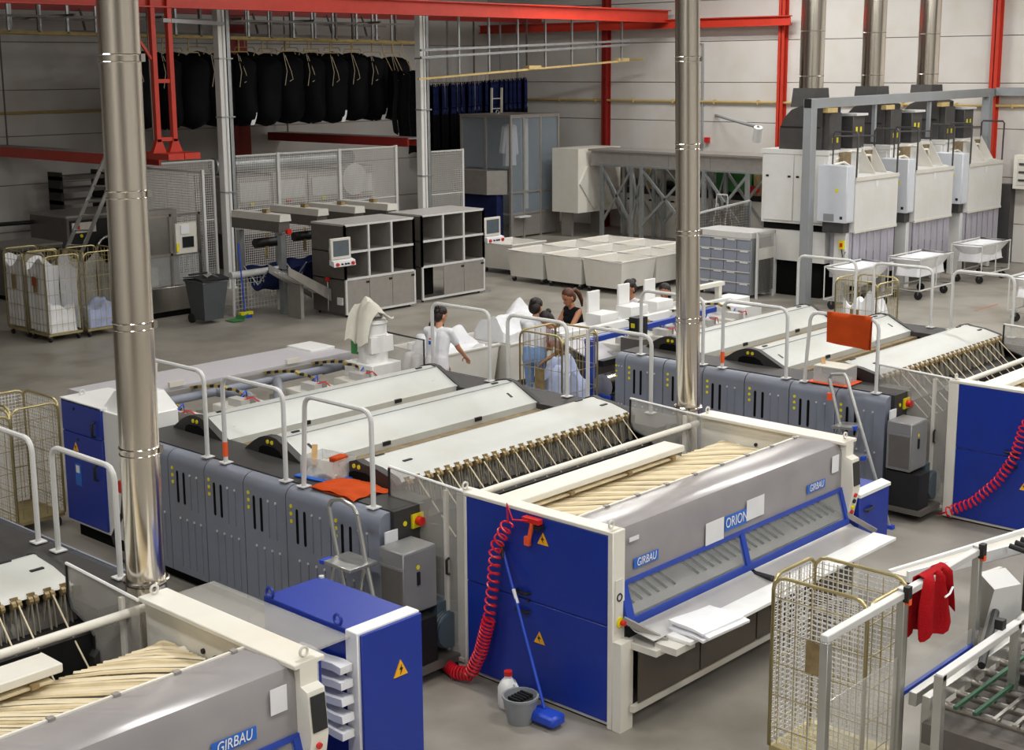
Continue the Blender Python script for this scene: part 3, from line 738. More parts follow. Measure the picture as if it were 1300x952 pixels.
# plastic bridge sheet and linen between that cabinet and the folder
tag(B(5.02, 6.45, 1.46, 5.44, 7.9, 1.475).build('cover_sheet', 'plexi'), 'clear plastic cover sheet between tall blue cabinet and lower left folder', 'cover')
for k in range(5):
    tag(MB().surf(lambda u, v, k=k: (5.33 + .1 * u, 6.42 + .5 * v, 1.3 - k * .11 + .008 * math.sin(9 * v + k)), 5, 6, .05).build('linen_pile', 'white_cloth'),
        ['topmost', 'second', 'third', 'fourth', 'lowest'][k] + ' folded white linen pile beside the tall blue cabinet', 'linen', 'linen piles by the tall blue cabinet')
B_ = None
# folded white sheets lying on the middle folder's table
for k in range(3):
    dx, dy = (-.015, .02, .0)[k], (.0, -.03, .015)[k]
    tag(MB().surf(lambda u, v, k=k, dx=dx, dy=dy: (8.2 + dx + .5 * u + .06 * v, 5.66 + dy + .36 * v - .03 * u, .79 + .022 * k + .012 * math.sin(3 * u + k) * v + .008 * math.sin(5 * v)), 10, 8, .02).build('folded_sheet', 'white_cloth'),
        ['lowest', 'middle', 'topmost'][k] + ' folded white sheet in the pile on the folder table', 'sheet', 'folded sheets on the folder table')
# ------------------------------------------------------------------ feeders (built in world coordinates from a line offset)
def chain(parent, pts, w_=.05):
    m = MB(); m2 = MB()
    for i in range(len(pts) - 1):
        a, b = Vector(pts[i]), Vector(pts[i + 1]); (m if i % 2 else m2).bar(a, b, w_, .03)
    o = m.build('energy_chain', 'black', parent); o['kind'] = 'stuff'; m2.build('chain_links', 'yellow_rail', o)['kind'] = 'stuff'
def duct_stub(t, x, y, z, cap_label, flop, b=.28):
    """square cabinet top that narrows into a round duct tied up with cloth"""
    m = MB(); m.add([(x - b, y - b, z), (x + b, y - b, z), (x + b, y + b, z), (x - b, y + b, z), (x - .18, y - .18, z + .2), (x + .18, y - .18, z + .2), (x + .18, y + .18, z + .2), (x - .18, y + .18, z + .2)],
                    [(0, 1, 5, 4), (1, 2, 6, 5), (2, 3, 7, 6), (3, 0, 4, 7), (4, 5, 6, 7), (0, 3, 2, 1)])
    m.build('duct_cone', 'white_paint', t)
    d = MB().cyl((x, y, z + .18), (x, y, z + .4), .18, 18).build('duct_stub', 'white_paint', t)
    MB().torus((x, y, z + .36), .182, .012, 'z', 18, 6).build('strap', 'rail_white', d)
    if flop:
        c = MB().surf(lambda u, v: (x + (-.24 + .4 * u) + .05 * math.sin(6 * v), y + (.24 - .44 * v) + .05 * math.sin(5 * u), z + .42 + .22 * math.sin(math.pi * min(1, u * 1.1)) * (1 - .5 * (2 * v - 1) ** 2) - .42 * max(0, .5 - u) * 1.4 + .03 * math.sin(14 * v + 5 * u)), 14, 12, .02)
    else:
        c = MB().lathe([(.185, .3), (.2, .34), (.195, .42), (.205, .5), (.17, .55), (.1, .58), (.03, .6)], (x, y, z), 18)
        c.ell((x + .12, y, z + .56), (.07, .06, .05), 8, 6)
    c.build('cloth_cap', 'canvas', d)
def make_feeder(ox, oy, label, variant):
    t = thing('feeder', label, 'feeding machine', (7.5 + ox, 13.0 + oy, 0), group='linen feeding machines')
    X = lambda x: x + ox
    Y = lambda y: y + oy
    if variant == 1:
        near = B(X(7.53), Y(12.25), .16, X(8.1), Y(13.56), 1.52, ch=.006).build('end_cabinet', 'white_paint', t)
        B(X(7.5), Y(12.77), 1.2, X(7.53), Y(13.55), 1.54, ch=.004).build('door_panel', 'blue_paint', t)
        d2 = B(X(7.5), Y(12.77), .2, X(7.53), Y(13.55), 1.192, ch=.004).build('door_panel', 'blue_paint', t)
        B(X(7.5), Y(12.75), 1.52, X(8.1), Y(13.58), 1.55, ch=.004).build('top_plate', 'white_paint', t)
        for z in (1.3, .83): MB().tube([(X(7.5), Y(12.9), z - .08), (X(7.465), Y(12.9), z - .07), (X(7.465), Y(12.9), z + .07), (X(7.5), Y(12.9), z + .08)], .014, 6).build('door_handle', 'black', t)
        triangle_sign(t, X(7.5), Y(13.3), 1.0, .11)
        B(X(7.496), Y(13.22), .62, X(7.5), Y(13.34), .86).build('safety_notice', 'label_blue', t); B(X(7.494), Y(13.25), .76, X(7.497), Y(13.32), .84).build('notice_symbol', 'paper', t)
        for y, z in ((13.3, 1.46), (13.25, 1.13)): MB().cyl((X(7.494), Y(y), z), (X(7.5), Y(y), z), .018, 8).build('lock', 'black', t)
        MB().torus((X(7.7), Y(13.45), 1.58), .03, .009, 'y', 12, 6).build('lifting_eye', 'rail_white', t)
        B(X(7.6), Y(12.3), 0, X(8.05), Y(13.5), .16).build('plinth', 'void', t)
        MB().tube([(X(7.5), Y(12.4), .75), (X(7.48), Y(12.42), .5), (X(7.4), Y(12.5), .25), (X(7.36), Y(12.3), .05), (X(7.4), Y(12.05), .03)], .022, 6).build('power_cable', 'black', t)
        B(X(7.46), Y(12.38), .72, X(7.53), Y(12.46), .84).build('plug', 'switch_red', t)
        duct_stub(t, X(7.84), Y(12.55), 1.52, '', False)
    else:
        # open blue end frame
        B(X(7.47), Y(12.62), 0, X(7.56), Y(12.74), 1.46, ch=.004).build('frame_post', 'blue_frame', t)
        B(X(7.47), Y(12.3), .1, X(7.53), Y(12.62), .75, ch=.004).build('frame_panel', 'blue_frame', t)
        MB().bar((X(7.5), Y(12.74), 1.42), (X(10.7), Y(12.9), 1.42), .06, .07).build('frame_rail', 'blue_frame', t)
        MB().cyl((X(7.5), Y(12.45), .86), (X(7.9), Y(12.45), .86), .16, 16).build('fan_duct', 'chrome', t)
    # belly and table
    B(X(8.1), Y(12.3), .2, X(11.25), Y(13.5), 1.0).build('base_frame', 'steel_dark', t)
    pl = MB().prism([(13.62, 1.34), (13.62, 1.4), (14.45, 1.4), (14.47, 1.36), (14.47, 1.2), (13.7, 1.2)], 'x', X(8.1), X(11.66)).build('table_plate', 'lilac_white', t) if variant == 1 else \
        MB().prism([(Y(13.5), 1.26), (Y(13.5), 1.32), (Y(13.9), 1.36), (Y(13.92), 1.2)], 'x', X(8.1), X(11.66)).build('table_plate', 'lilac_white', t)
    MB().bar((X(8.2), Y(13.55), 1.33), (X(11.3), Y(13.55), 1.33), .05, .09).build('track', 'steel_dull', t)
    MB().cyl((X(8.1), Y(13.4), 1.3), (X(11.2), Y(13.4), 1.3), .05, 10).build('main_pipe', 'panel_grey', t)
    MB().tube([(X(11.0), Y(13.42), 1.3), (X(11.3), Y(13.38), 1.32), (X(11.42), Y(13.2), 1.3), (X(11.4), Y(12.95), 1.2), (X(11.25), Y(12.85), 1.1)], .07, 10).build('hose_bend', 'panel_grey', t)
    MB().tube([(X(9.4), Y(13.4), 1.3), (X(9.55), Y(13.0), 1.28), (X(9.6), Y(12.7), 1.1)], .06, 10).build('hose_bend', 'panel_grey', t)
    MB().tube([(X(10.2), Y(13.3), 1.3), (X(9.95), Y(12.95), 1.28), (X(9.75), Y(12.7), 1.1)], .06, 10).build('hose_bend', 'panel_grey', t)
    B(X(8.15), Y(12.35), 1.02, X(11.1), Y(13.3), 1.1).build('feed_bed', 'offwhite', t)
    for i, x in enumerate((8.3, 9.15, 10.2, 10.95)):
        pts = []
        for k in range(19):
            u = k / 18
            if u < .5: pts.append((X(x + .5 * u * .6), Y(13.55 - 1.0 * u), 1.37 + .06 * math.sin(u * math.pi)))
            else:
                a = (u - .5) * 2 * math.pi * .8; pts.append((X(x + .15 + .16 * math.sin(a)), Y(13.05 - .15 * (u - .5) * 2), 1.27 + .13 * math.cos(a)))
        chain(t, pts)
        cl = B(X(x + .0), Y(12.75), 1.1, X(x + .5), Y(13.15), 1.24, ch=.01).build('clamp_carriage', 'offwhite', t)
        B(X(x + .08), Y(12.7), 1.18, X(x + .2), Y(12.95), 1.33).build('valve_block', 'steel_light', cl); MB().cyl((X(x + .3), Y(12.8), 1.2), (X(x + .3), Y(12.8), 1.34), .05, 10).build('motor', 'steel_dull', cl)
        MB().tube([(X(x + .1), Y(12.8), 1.3), (X(x + .2), Y(12.65), 1.36), (X(x + .38), Y(12.75), 1.25)], .009, 5).build('air_line', 'red_hose', cl)
        MB().tube([(X(x + .16), Y(12.85), 1.3), (X(x + .3), Y(12.9), 1.38), (X(x + .42), Y(13.05), 1.2)], .009, 5).build('air_line', 'stick_blue', cl)
        B(X(x - .12), Y(12.6), 1.1, X(x - .05), Y(13.3), 1.16).build('guide_bar', 'alu', t)
    for x in (8.9, 10.6): B(X(x), Y(13.6), 1.4, X(x + .2), Y(13.64), 1.46).build('bracket', 'offwhite', t)
    B(X(8.12), Y(12.3), 1.1, X(8.3), Y(12.65), 1.4).build('junction_box', 'steel_dark', t)
    # far end
    B(X(11.22), Y(12.72), .1, X(11.7), Y(13.25), 1.4, ch=.008).build('end_cabinet', 'white_paint', t)
    if variant == 1:
        duct_stub(t, X(11.46), Y(12.98), 1.53, '', True, .185)
        MB().cyl((X(11.46), Y(12.98), 1.39), (X(11.46), Y(12.98), 1.75), .19, 18).build('duct_body', 'white_paint', t)
        pe = B(X(11.72), Y(12.35), .5, X(11.75), Y(13.1), 1.7).build('end_sheet', 'plexi', t); MB().tube([(X(11.74), Y(12.35), .9), (X(11.74), Y(12.35), 1.7), (X(11.74), Y(13.1), 1.72)], .012, 5).build('sheet_edge', 'black', pe)
        B(X(11.3), Y(14.0), 1.34, X(11.7), Y(14.5), 1.42, ch=.005).build('end_plate', 'white_paint', t)
        B(X(11.26), Y(13.06), 1.5, X(11.3), Y(13.16), 1.66).build('green_tag', 'green', t)
    return t
make_feeder(0, 0, 'white feeding machine with blue door and cloth capped ducts behind middle ironer', 1)
f2 = make_feeder(6.57, -1.05, 'feeding machine with blue rail frame where the women load linen', 2)
X = lambda x: x + 6.57
# white rails and belts of the loading side of the right-hand feeder
MB().bar((14.3, 12.35, 1.36), (18.4, 12.35, 1.36), .1, .1).build('front_rail', 'white_paint', f2)
MB().sheet([(12.3, 1.3), (12.05, 1.22), (11.7, 1.08)], 'x', 14.3, 18.3, .02).build('feed_sheet', 'lilac_white', f2)
MB().bar((14.2, 11.55, 1.12), (18.2, 11.6, 1.12), .1, .08).build('black_edge', 'black', f2)
for k in range(4): B(14.9 + k * .95, 12.36, .95, 15.1 + k * .95, 12.5, 1.3).build('clamp', 'black', f2)
B(15.0, 11.55, 1.35, 15.22, 11.7, 1.62).build('operator_terminal', 'black', f2); B(14.99, 11.6, 1.48, 15.0, 11.66, 1.54).build('sticker', 'yellow', f2)
B(18.35, 12.2, 1.1, 18.75, 12.6, 1.4, ch=.01).build('drive_box', 'white_paint', f2); B(17.6, 12.2, 1.1, 18.2, 12.6, 1.35).build('drive_motor', 'motor_blue', f2)
MB().bar((17.5, 12.5, 1.62), (18.4, 12.5, 1.62), .1, .06).build('top_bar', 'cream', f2)
for x in (17.6, 18.3): B(x - .04, 12.46, 1.3, x + .04, 12.54, 1.6).build('bar_post', 'cream', f2)
# white loading stations with an upright screen board
for x, dz, lab in ((15.52, 0, 'white loading station in front of the woman in the black top'), (16.22, .02, 'white loading station in front of the woman in white vest'), (16.85, .02, 'white loading station nearest the steel flue')):
    s = thing('loading_station', lab, 'station', (x, 12.6, 1.3 + dz), group='white loading stations')
    B(x - .2, 12.45, 1.3 + dz, x + .2, 12.75, 1.52 + dz, ch=.01).build('base_box', 'white_paint', s)
    B(x - .16, 12.72, 1.52 + dz, x + .1, 12.76, 1.82 + dz, ch=.006).build('upright_board', 'white_paint', s)
    B(x - .05, 12.5, .5, x + .05, 12.6, 1.3 + dz).build('stand', 'white_paint', s)
for k, (x, y) in enumerate(((15.9, 12.75), (16.62, 12.75))):
    tag(MB().surf(lambda u, v: (x - .25 + .5 * u, y - .2 + .35 * v, 1.28 + .14 * math.sin(math.pi * u) * math.sin(math.pi * v) + .02 * math.sin(11 * u + 7 * v)), 10, 8, .03).build('linen_heap', 'white_cloth'),
        ['white linen heap left of the woman in white vest', 'white linen heap right of the woman in white vest'][k], 'linen', 'linen heaps on the loading rail')
# ------------------------------------------------------------------ steel flues
def flue(x, y, r, z1, rings, top_dx, label, collar=1.58):
    t = thing('steel_flue', label, 'flue', (x, y, 0))
    ux_, uy_ = .68 * top_dx / 5.4, -.73 * top_dx / 5.4       # slight lean of the pipe
    P = lambda z: (x + ux_ * z, y + uy_ * z, z)
    zs = [0] + rings + [z1]
    for i in range(len(zs) - 1):
        MB().cyl(P(zs[i]), P(zs[i + 1]), r - .001, 36, caps=False).build('pipe_section', 'chrome', t)
    for z in rings:
        if abs(z - collar) < .02: continue
        o = MB().torus(P(z), r + .001, .006, 'z', 36, 6).torus(P(z - .045), r + .001, .004, 'z', 36, 6).build('joint_band', 'chrome', t)
        B(*(P(z - .05)[0] + r * .62, P(z)[1] - r * .86, z - .045, P(z)[0] + r * .62 + .03, P(z)[1] - r * .86 + .02, z + .005)).build('band_clip', 'steel', o)
    if collar:
        MB().lathe([(r, -.01), (r + .02, -.005), (r + .028, .012), (r + .02, .02), (r, .02)], P(collar), 36).build('collar', 'chrome', t)
        MB().cyl(P(collar - .09), P(collar - .02), r + .008, 36, caps=False).build('sleeve', 'chrome', t)
    return t
flue(4.975, 8.045, .132, 9.2, [1.58, 2.52, 3.37, 4.23, 5.09, 5.95], .05, 'polished steel flue rising in the left foreground')
flue(11.47, 8.14, .121, 9.2, [1.58, 2.51, 3.39, 4.24, 5.08, 5.92], -.1, 'polished steel flue rising behind the middle folding machine')

# ------------------------------------------------------------------ roll cages
def bent_frame(m, a, b, z0, z1, r):
    """inverted U from foot a to foot b"""
    a = Vector((a[0], a[1], z0)); b = Vector((b[0], b[1], z0)); d = (b - a); n = d.normalized(); k = .1; up = Vector((0, 0, z1 - z0))
    pts = [a, a + up - Vector((0, 0, k))] + [a + n * (k - k * math.cos(R(t_))) + Vector((0, 0, z1 - z0 - k + k * math.sin(R(t_)))) for t_ in (30, 60, 90)]
    pts += [b - n * (k - k * math.sin(R(t_))) + Vector((0, 0, z1 - z0 - k + k * math.cos(R(t_)))) for t_ in (0, 30, 60)] + [b + up - Vector((0, 0, k)), b]
    m.tube(pts, r, 8)
def make_cage(label, w_=.7, d=.72, h=1.62, fine=True, wire='white_wire', frame='zinc_wire', plate=True):
    t = thing('roll_cage', label, 'roll cage', (0, 0, 0), local=True)
    z0 = .16
    sides = {'xn': ((0, 0), (0, d)), 'xp': ((w_, 0), (w_, d)), 'yp': ((0, d), (w_, d)), 'yn': ((0, 0), (w_, 0))}
    for key in ('xn', 'xp', 'yp', 'yn'):
        if key == 'yn' and not fine: pass
        a, b = sides[key]; m = MB(); hh = h if key != 'yn' else h * .98
        bent_frame(m, a, b, z0, hh, .014); f_ = m.build('side_frame', frame, t)
        L = math.hypot(b[0] - a[0], b[1] - a[1]); u = Vector((b[0] - a[0], b[1] - a[1], 0))
        g = MB().wires((a[0], a[1], z0 + .03), u, (0, 0, hh - z0 - .06), int(L / .115), 0, .006)
        g.wires((a[0], a[1], z0 + .03), u, (0, 0, hh - z0 - .06), 0, 5, .007)
        tag(g.build('bars', frame, f_), None, None, kind='stuff')
        if fine and key != 'yn':
            g = MB().wires((a[0], a[1], z0 + .03), u * .98, (0, 0, (hh - z0 - .06)), int(L / .04), int((hh - z0) / .04), .0055)
            tag(g.build('wire_mesh', wire, f_), None, None, kind='stuff')
    b_ = B(0, 0, z0 - .04, w_, d, z0).build('base', 'zinc_wire', t)
    for x in (.06, w_ - .06):
        for y in (.06, d - .06):
            c = B(x - .025, y - .025, .08, x + .025, y + .025, z0 - .03).build('castor_fork', 'steel_dull', t)
            MB().cyl((x - .018, y, .055), (x + .018, y, .055), .055, 12).build('castor_wheel', 'rubber', c)
    if plate: B(-.012, d * .42, h * .56, -.004, d * .62, h * .72).build('name_plate', 'gold', t)
    return t
def linen(x0, y0, x1, y1, z0, z1, seed, mt, label, group=None, cat='linen'):
    """heaped cloth filling a box-shaped space"""
    rnd = random.Random(seed); ph = [rnd.uniform(0, 6.28) for _ in range(6)]
    def fn(u, v):
        e = min(1, min(u, 1 - u, v, 1 - v) * 40)
        z = z0 + (z1 - z0) * (e ** .5) * (.74 + .13 * math.sin(5 * u + ph[0]) + .1 * math.sin(6 * v + ph[1]) + .07 * math.sin(11 * u + 7 * v + ph[2]) + .04 * math.sin(17 * v + ph[3]))
        return (x0 + (x1 - x0) * u, y0 + (y1 - y0) * v, z)
    m = MB().surf(fn, 16, 16); m.box(x0 + .01, y0 + .01, z0 - .01, x1 - .01, y1 - .01, z0 + .005)
    return tag(m.build('linen_heap', mt, angle=80), label, cat, group)
c0 = make_cage('brass framed wire roll cage standing at the lower right behind the guard rail', .56, .74, 1.45)
c0.location = (8.19, 4.33, 0); index_kids()
copy_tree(c0, (7.08, 13.88, 0), label='wire roll cage beside the blue door of the feeder, nearest to it')
copy_tree(c0, (6.42, 13.7, 0), label='wire roll cage cut by the left picture edge')
c1 = make_cage('wire roll cage with a red brown tag, full of white linen at the far left', .7, .72, 1.65, fine=False, wire='white_wire'); c1.location = (13.0, 23.75, 0)
index_kids()
copy_tree(c1, (13.0, 24.55, 0), label='wire roll cage behind the one with the red brown tag')
copy_tree(c1, (13.78, 23.7, 0), label='wire roll cage half hidden by the left steel flue')
copy_tree(c1, (13.2, 11.36, 0), label='wire roll cage with blue linen between the two ironers')
copy_tree(c1, (19.78, 10.55, 0), label='wire roll cage with white stacks behind the orange cloth rail')
for i, (x, y) in enumerate(((13.0, 23.75), (13.0, 24.55), (13.78, 23.7))):   # plastic liners
    l = ['torn white plastic liner in the front left cage', 'white plastic liner in the rear left cage', 'white plastic liner in the cage by the flue'][i]
    s = MB()
    for (ax, ay, bx, by) in ((.03, .03, .03, .69), (.03, .69, .67, .69), (.67, .69, .67, .03)):
        s.surf(lambda u, v, ax=ax, ay=ay, bx=bx, by=by: (x + ax + (bx - ax) * u + .012 * math.sin(9 * u + 4 * v), y + ay + (by - ay) * u + .012 * math.sin(8 * v + 3 * u), .2 + (1.25 + .12 * math.sin(5 * u + i)) * v), 8, 8, .004)
    tag(s.build('cage_liner', 'plexi' if i == 2 else 'white_cloth'), l, 'liner', 'plastic liners in the far left cages')
linen(13.06, 23.8, 13.64, 24.4, .17, .75, 4, 'white_cloth', 'white linen heap in the tagged cage at far left')
linen(13.84, 23.75, 14.42, 24.36, .17, .7, 5, 'blue_cloth', 'blue white linen in the cage behind the flue')
linen(13.26, 11.42, 13.84, 12.02, .17, 1.3, 6, 'blue_cloth', 'pale blue linen in the cage between the ironers')
linen(19.84, 10.6, 20.42, 11.22, .17, 1.5, 8, 'white_cloth', 'white linen stack in the cage behind the orange cloth')
B(-.03, .3, 1.05, -.02, .45, 1.22).build('cage_tag', 'pot_brown', c1)

# ------------------------------------------------------------------ bins on wheels
def make_bin(w_, d, h, label, group):
    t = thing('linen_bin', label, 'bin', (0, 0, 0), local=True, group=group)
    b = .06
    o = [(b, b), (w_ - b, b), (w_ - b, d - b), (b, d - b)]; tpo = [(0, 0), (w_, 0), (w_, d), (0, d)]
    k = .03; ti = [(k, k), (w_ - k, k), (w_ - k, d - k), (k, d - k)]; bi = [(b + k, b + k), (w_ - b - k, b + k), (w_ - b - k, d - b - k), (b + k, d - b - k)]
    vs = [(p[0], p[1], .13) for p in o] + [(p[0], p[1], h) for p in tpo] + [(p[0], p[1], h) for p in ti] + [(p[0], p[1], .17) for p in bi]
    fs = [(0, 3, 2, 1)] + [(i, (i + 1) % 4, 4 + (i + 1) % 4, 4 + i) for i in range(4)] + [(4 + i, 4 + (i + 1) % 4, 8 + (i + 1) % 4, 8 + i) for i in range(4)] + [(8 + i, 8 + (i + 1) % 4, 12 + (i + 1) % 4, 12 + i) for i in range(4)] + [(12, 13, 14, 15)]
    MB().add(vs, fs).build('tub', 'bin_white', t)
    m = MB()
    m.tube([(0, 0, h), (w_, 0, h), (w_, d, h), (0, d, h)], .022, 8, closed=True).build('rim', 'bin_white', t)
    for x in (.12, w_ - .12):
        for y in (.12, d - .12):
            c = B(x - .03, y - .03, .08, x + .03, y + .03, .135).build('castor_fork', 'steel_dull', t); MB().cyl((x - .02, y, .06), (x + .02, y, .06), .06, 12).build('castor_wheel', 'rubber', c)
    return t
b0 = make_bin(1.24, 1.12, .74, '', 'white bins parked in a block'); index_kids()
RN = ['front', 'middle', 'rear']; CN = ['left', 'centre', 'right']
first = True
for i in range(3):
    for j in range(3):
        lab = 'white plastic linen bin in the parked block, %s row, %s' % (['nearest the camera', 'middle', 'furthest from the camera'][j], ['first along', 'second along', 'third along'][i])
        loc = (24.18 + i * 1.28, 19.08 + j * 1.16 + (0 if i else .0), 0)
        if first: b0.location = loc; b0['label'] = lab; first = False
        else: copy_tree(b0, loc, label=lab)
copy_tree(b0, (24.85, 22.98, 0), label='single white linen bin below the far touch screen', group='white bins parked in a block')
copy_tree(b0, (14.45, 14.8, 0), rz=0, label='white linen bin beside the woman in white overalls', group='white bins at the loading side')
copy_tree(b0, (15.75, 14.62, 0), label='white linen bin heaped with laundry behind the woman in jeans', group='white bins at the loading side')
linen(14.55, 14.9, 15.6, 15.8, .25, .95, 11, 'white_cloth', 'white laundry heap in the bin beside the woman in white overalls')
linen(15.85, 14.72, 16.9, 15.62, .25, 1.25, 12, 'white_cloth', 'tall white laundry heap in the bin behind the woman in jeans')

# ------------------------------------------------------------------ stainless sorting cabinets
def sorting_cabinet(x0, x1, y0, label, cols, gap):
    t = thing('sorting_cabinet', label, 'cabinet', ((x0 + x1) / 2, y0, 0), group='stainless sorting cabinets')
    y1 = y0 + 1.05; zt = 1.88; zm = .78
    B(x0, y0 + .02, .06, x0 + .03, y1, zt).build('side_sheet', 'steel_dark', t); B(x1 - .03, y0 + .02, .06, x1, y1, zt).build('side_sheet', 'steel_dark', t)
    B(x0 - .01, y0, zt - .02, x1 + .01, y1, zt + .02).build('top_sheet', 'steel_light', t)  # pale tone on top paints in the reflection of the steel
    B(x0, y0 + .02, zm - .02, x1, y1, zm).build('shelf', 'steel_dull', t); zs = (zm + zt) / 2; B(x0, y0 + .02, zs - .015, x1, y1, zs + .005).build('shelf', 'steel_dull', t)
    n = cols; wd = (x1 - x0) / n
    for k in range(1, n): B(x0 + wd * k - .01, y0 + .02, zm, x0 + wd * k + .01, y1, zt - .02).build('divider', 'steel_dull', t)
    for z in (.08, zm, zs, zt): B(x0, y0 - .012, z - .025, x1, y0 + .02, z + .02).build('front_rail', 'rail_white', t)
    for k in range(n + 1): B(x0 + wd * k - .022, y0 - .014, zm, x0 + wd * k + .022, y0 + .02, zt).build('front_stile', 'rail_white', t)
    for x in (x0, x1): B(x - .022, y0 - .014, .06, x + .022, y0 + .02, zt).build('corner_post', 'rail_white', t)
    for k in range(n):
        if k == gap: B(x0 + wd * k + .03, y0 + .3, .1, x0 + wd * (k + 1) - .03, y0 + .34, zm - .04).build('open_bay_back', 'void', t); continue
        d_ = B(x0 + wd * k + .005, y0 - .005, .1, x0 + wd * (k + 1) - .005, y0 + .015, zm - .03, ch=.003).build('door', 'steel_dull', t)
        B(x0 + wd * (k + .85), y0 - .02, zm - .12, x0 + wd * (k + .98), y0 - .004, zm - .08).build('catch', 'black', d_)
    for x in (x0 + .08, x1 - .08):
        for y in (y0 + .1, y1 - .1): MB().cyl((x, y, 0), (x, y, .07), .025, 8).build('foot', 'black', t)
    return t
sc1 = sorting_cabinet(18.4, 20.3, 21.6, 'stainless pigeonhole cabinet with a touch screen on its left side', 3, -1)
sc2 = sorting_cabinet(20.68, 22.58, 21.75, 'stainless pigeonhole cabinet with one open bay, right of its twin', 3, 0)
B(18.36, 21.7, .25, 18.4, 21.85, .4).build('socket', 'paper', sc1); MB().cyl((18.35, 22.1, .75), (18.3, 22.1, .75), .05, 10).build('air_valve', 'switch_red', sc1)
MB().tube([(18.33, 22.1, .7), (18.3, 22.05, .4), (18.33, 22.1, .1)], .012, 5).build('air_line', 'galv', sc1)
ch = thing('chute', 'steel slide chute running down into the left pigeonhole cabinet', 'chute', (17.9, 22.4, .4))
for dy in (0, .62): MB().prism([(17.3, .95), (17.3, 1.12), (18.38, .55), (18.38, .3)], 'y', 22.05 + dy, 22.08 + dy).build('cheek', 'steel_dull', ch)
for k in range(4): MB().bar((17.32, 22.15 + k * .14, .98), (18.36, 22.15 + k * .14, .43), .09, .02).build('slide_bar', 'rail_white', ch)
B(17.7, 22.2, 0, 17.78, 22.6, .7).build('leg', 'steel_dull', ch)
def touch_screen(x, y, z, label, post):
    t = thing('touch_panel', label, 'control panel', (x, y, z))
    if not post: B(x - .05, y + .03, z + .1, x + .3, y + .3, z + .2).build('bracket', 'galv', t)
    B(x - .26, y - .03, z, x + .26, y + .03, z + .42, ch=.01).build('housing', 'offwhite', t)
    B(x - .2, y - .036, z + .06, x + .2, y - .028, z + .37).build('screen', 'screen', t)
    MB().prism([(y - .12, z - .14), (y + .03, z - .1), (y + .03, z - .0), (y - .1, z - .03)], 'x', x - .26, x + .3).build('button_box', 'paper', t)
    for dx, mt_ in ((-.18, 'switch_red'), (-.06, 'black'), (.03, 'black'), (.1, 'black'), (.22, 'switch_red')): MB().cyl((x + dx, y - .115, z - .09), (x + dx, y - .15, z - .09), .035 if mt_ == 'switch_red' else .018, 10).build('push_button', mt_, t)
    if post: MB().tube([(x - .2, y + .05, z), (x - .2, y + .05, .03), (x - .1, y - .05, .03)], .02, 6).build('post', 'galv', t)
    return t
touch_screen(18.1, 21.4, 1.26, 'touch screen panel on the left pigeonhole cabinet', False)
touch_screen(22.85, 21.75, 1.26, 'touch screen panel on a bent post right of the pigeonhole cabinets', True)

# ------------------------------------------------------------------ garment folding robots and slings behind the cabinets
for i, (x, y) in enumerate(((17.9, 23.7), (19.15, 24.0), (20.0, 23.8), (20.85, 23.7))):
    t = thing('folding_arm', '%s white folding arm above the steel frame behind the cabinets' % ['leftmost', 'second from left', 'third from left', 'rightmost'][i], 'machine', (x, y, 0), group='white folding arms')
    MB().prism([(x - .15, 1.92), (x + .15, 1.92), (x + .13, 2.06), (x - .13, 2.06)], 'y', y - .85, y + .8).build('arm_cover', 'offwhite', t)
    B(x - .05, y - .3, 2.06, x + .05, y - .15, 2.14).build('valve_block', 'gold', t)
    B(x - .14, y - .8, 1.7, x + .14, y + .8, 1.92).build('gear_case', 'steel_dark', t)
    for yy in (y - .7, y + .7): B(x - .06, yy - .06, 0, x + .06, yy + .06, 1.64).build('leg', 'galv', t)
    MB().bar((x - .25, y - .5, 1.2), (x + .25, y + .1, 1.55), .06, .06).build('brace', 'gold', t)
    MB().cyl((x, y - .9, 1.72), (x, y - .98, 1.72), .06, 10).build('knob', 'switch_red', t)
    MB().cyl((x - .3, y - .2, 1.45), (x + .3, y - .2, 1.45), .1, 10).build('drive_roll', 'black', t)
    s = tag(MB().surf(lambda u, v: (x - .42 + .84 * u, y - .75 + .8 * v, .95 - .45 * math.sin(math.pi * v) + .03 * math.sin(8 * u)), 8, 10, .02).build('cloth_sling', 'navy_cloth'), '%s navy cloth sling below the white folding arms' % ['leftmost', 'second', 'third', 'rightmost'][i], 'sling', 'navy slings')
    MB().tube([(x - .42, y - .75, .97), (x - .42, y - .4, .62), (x - .42, y + .05, .97)], .012, 5).build('edge_tape', 'rail_white', s)

# ------------------------------------------------------------------ mesh guard fences
def fence_panel(parent, p0, p1, z0, z1, mid, step=.055):
    p0 = Vector((p0[0], p0[1], 0)); p1 = Vector((p1[0], p1[1], 0)); d = p1 - p0
    f_ = MB()
    for z in (z0, mid, z1): f_.bar(p0 + Vector((0, 0, z)), p1 + Vector((0, 0, z)), .03, .03)
    for q in (p0 + d * .008, p1 - d * .008): f_.bar(q + Vector((0, 0, z0)), q + Vector((0, 0, z1)), .03, .03)
    o = f_.build('panel_frame', 'rail_white', parent)
    g = MB().wires((p0.x, p0.y, z0), d, (0, 0, z1 - z0), int(d.length / step), int((z1 - z0) / step), .008)
    tag(g.build('wire_mesh', 'white_wire', o), None, None, kind='stuff')
t = thing('mesh_fence', 'tall white wire mesh fence behind the folding arms', 'fence', (22.5, 27.0, 0))
for x in (19.45, 20.98, 22.89, 24.79): B(x - .04, 26.96, 0, x + .04, 27.04, 3.03, ch=.005).build('fence_post', 'rail_white', t)
for a, b in ((19.45, 20.98), (20.98, 22.89), (22.89, 24.79)): fence_panel(t, (a, 27.0), (b, 27.0), .25, 3.0, 1.72)
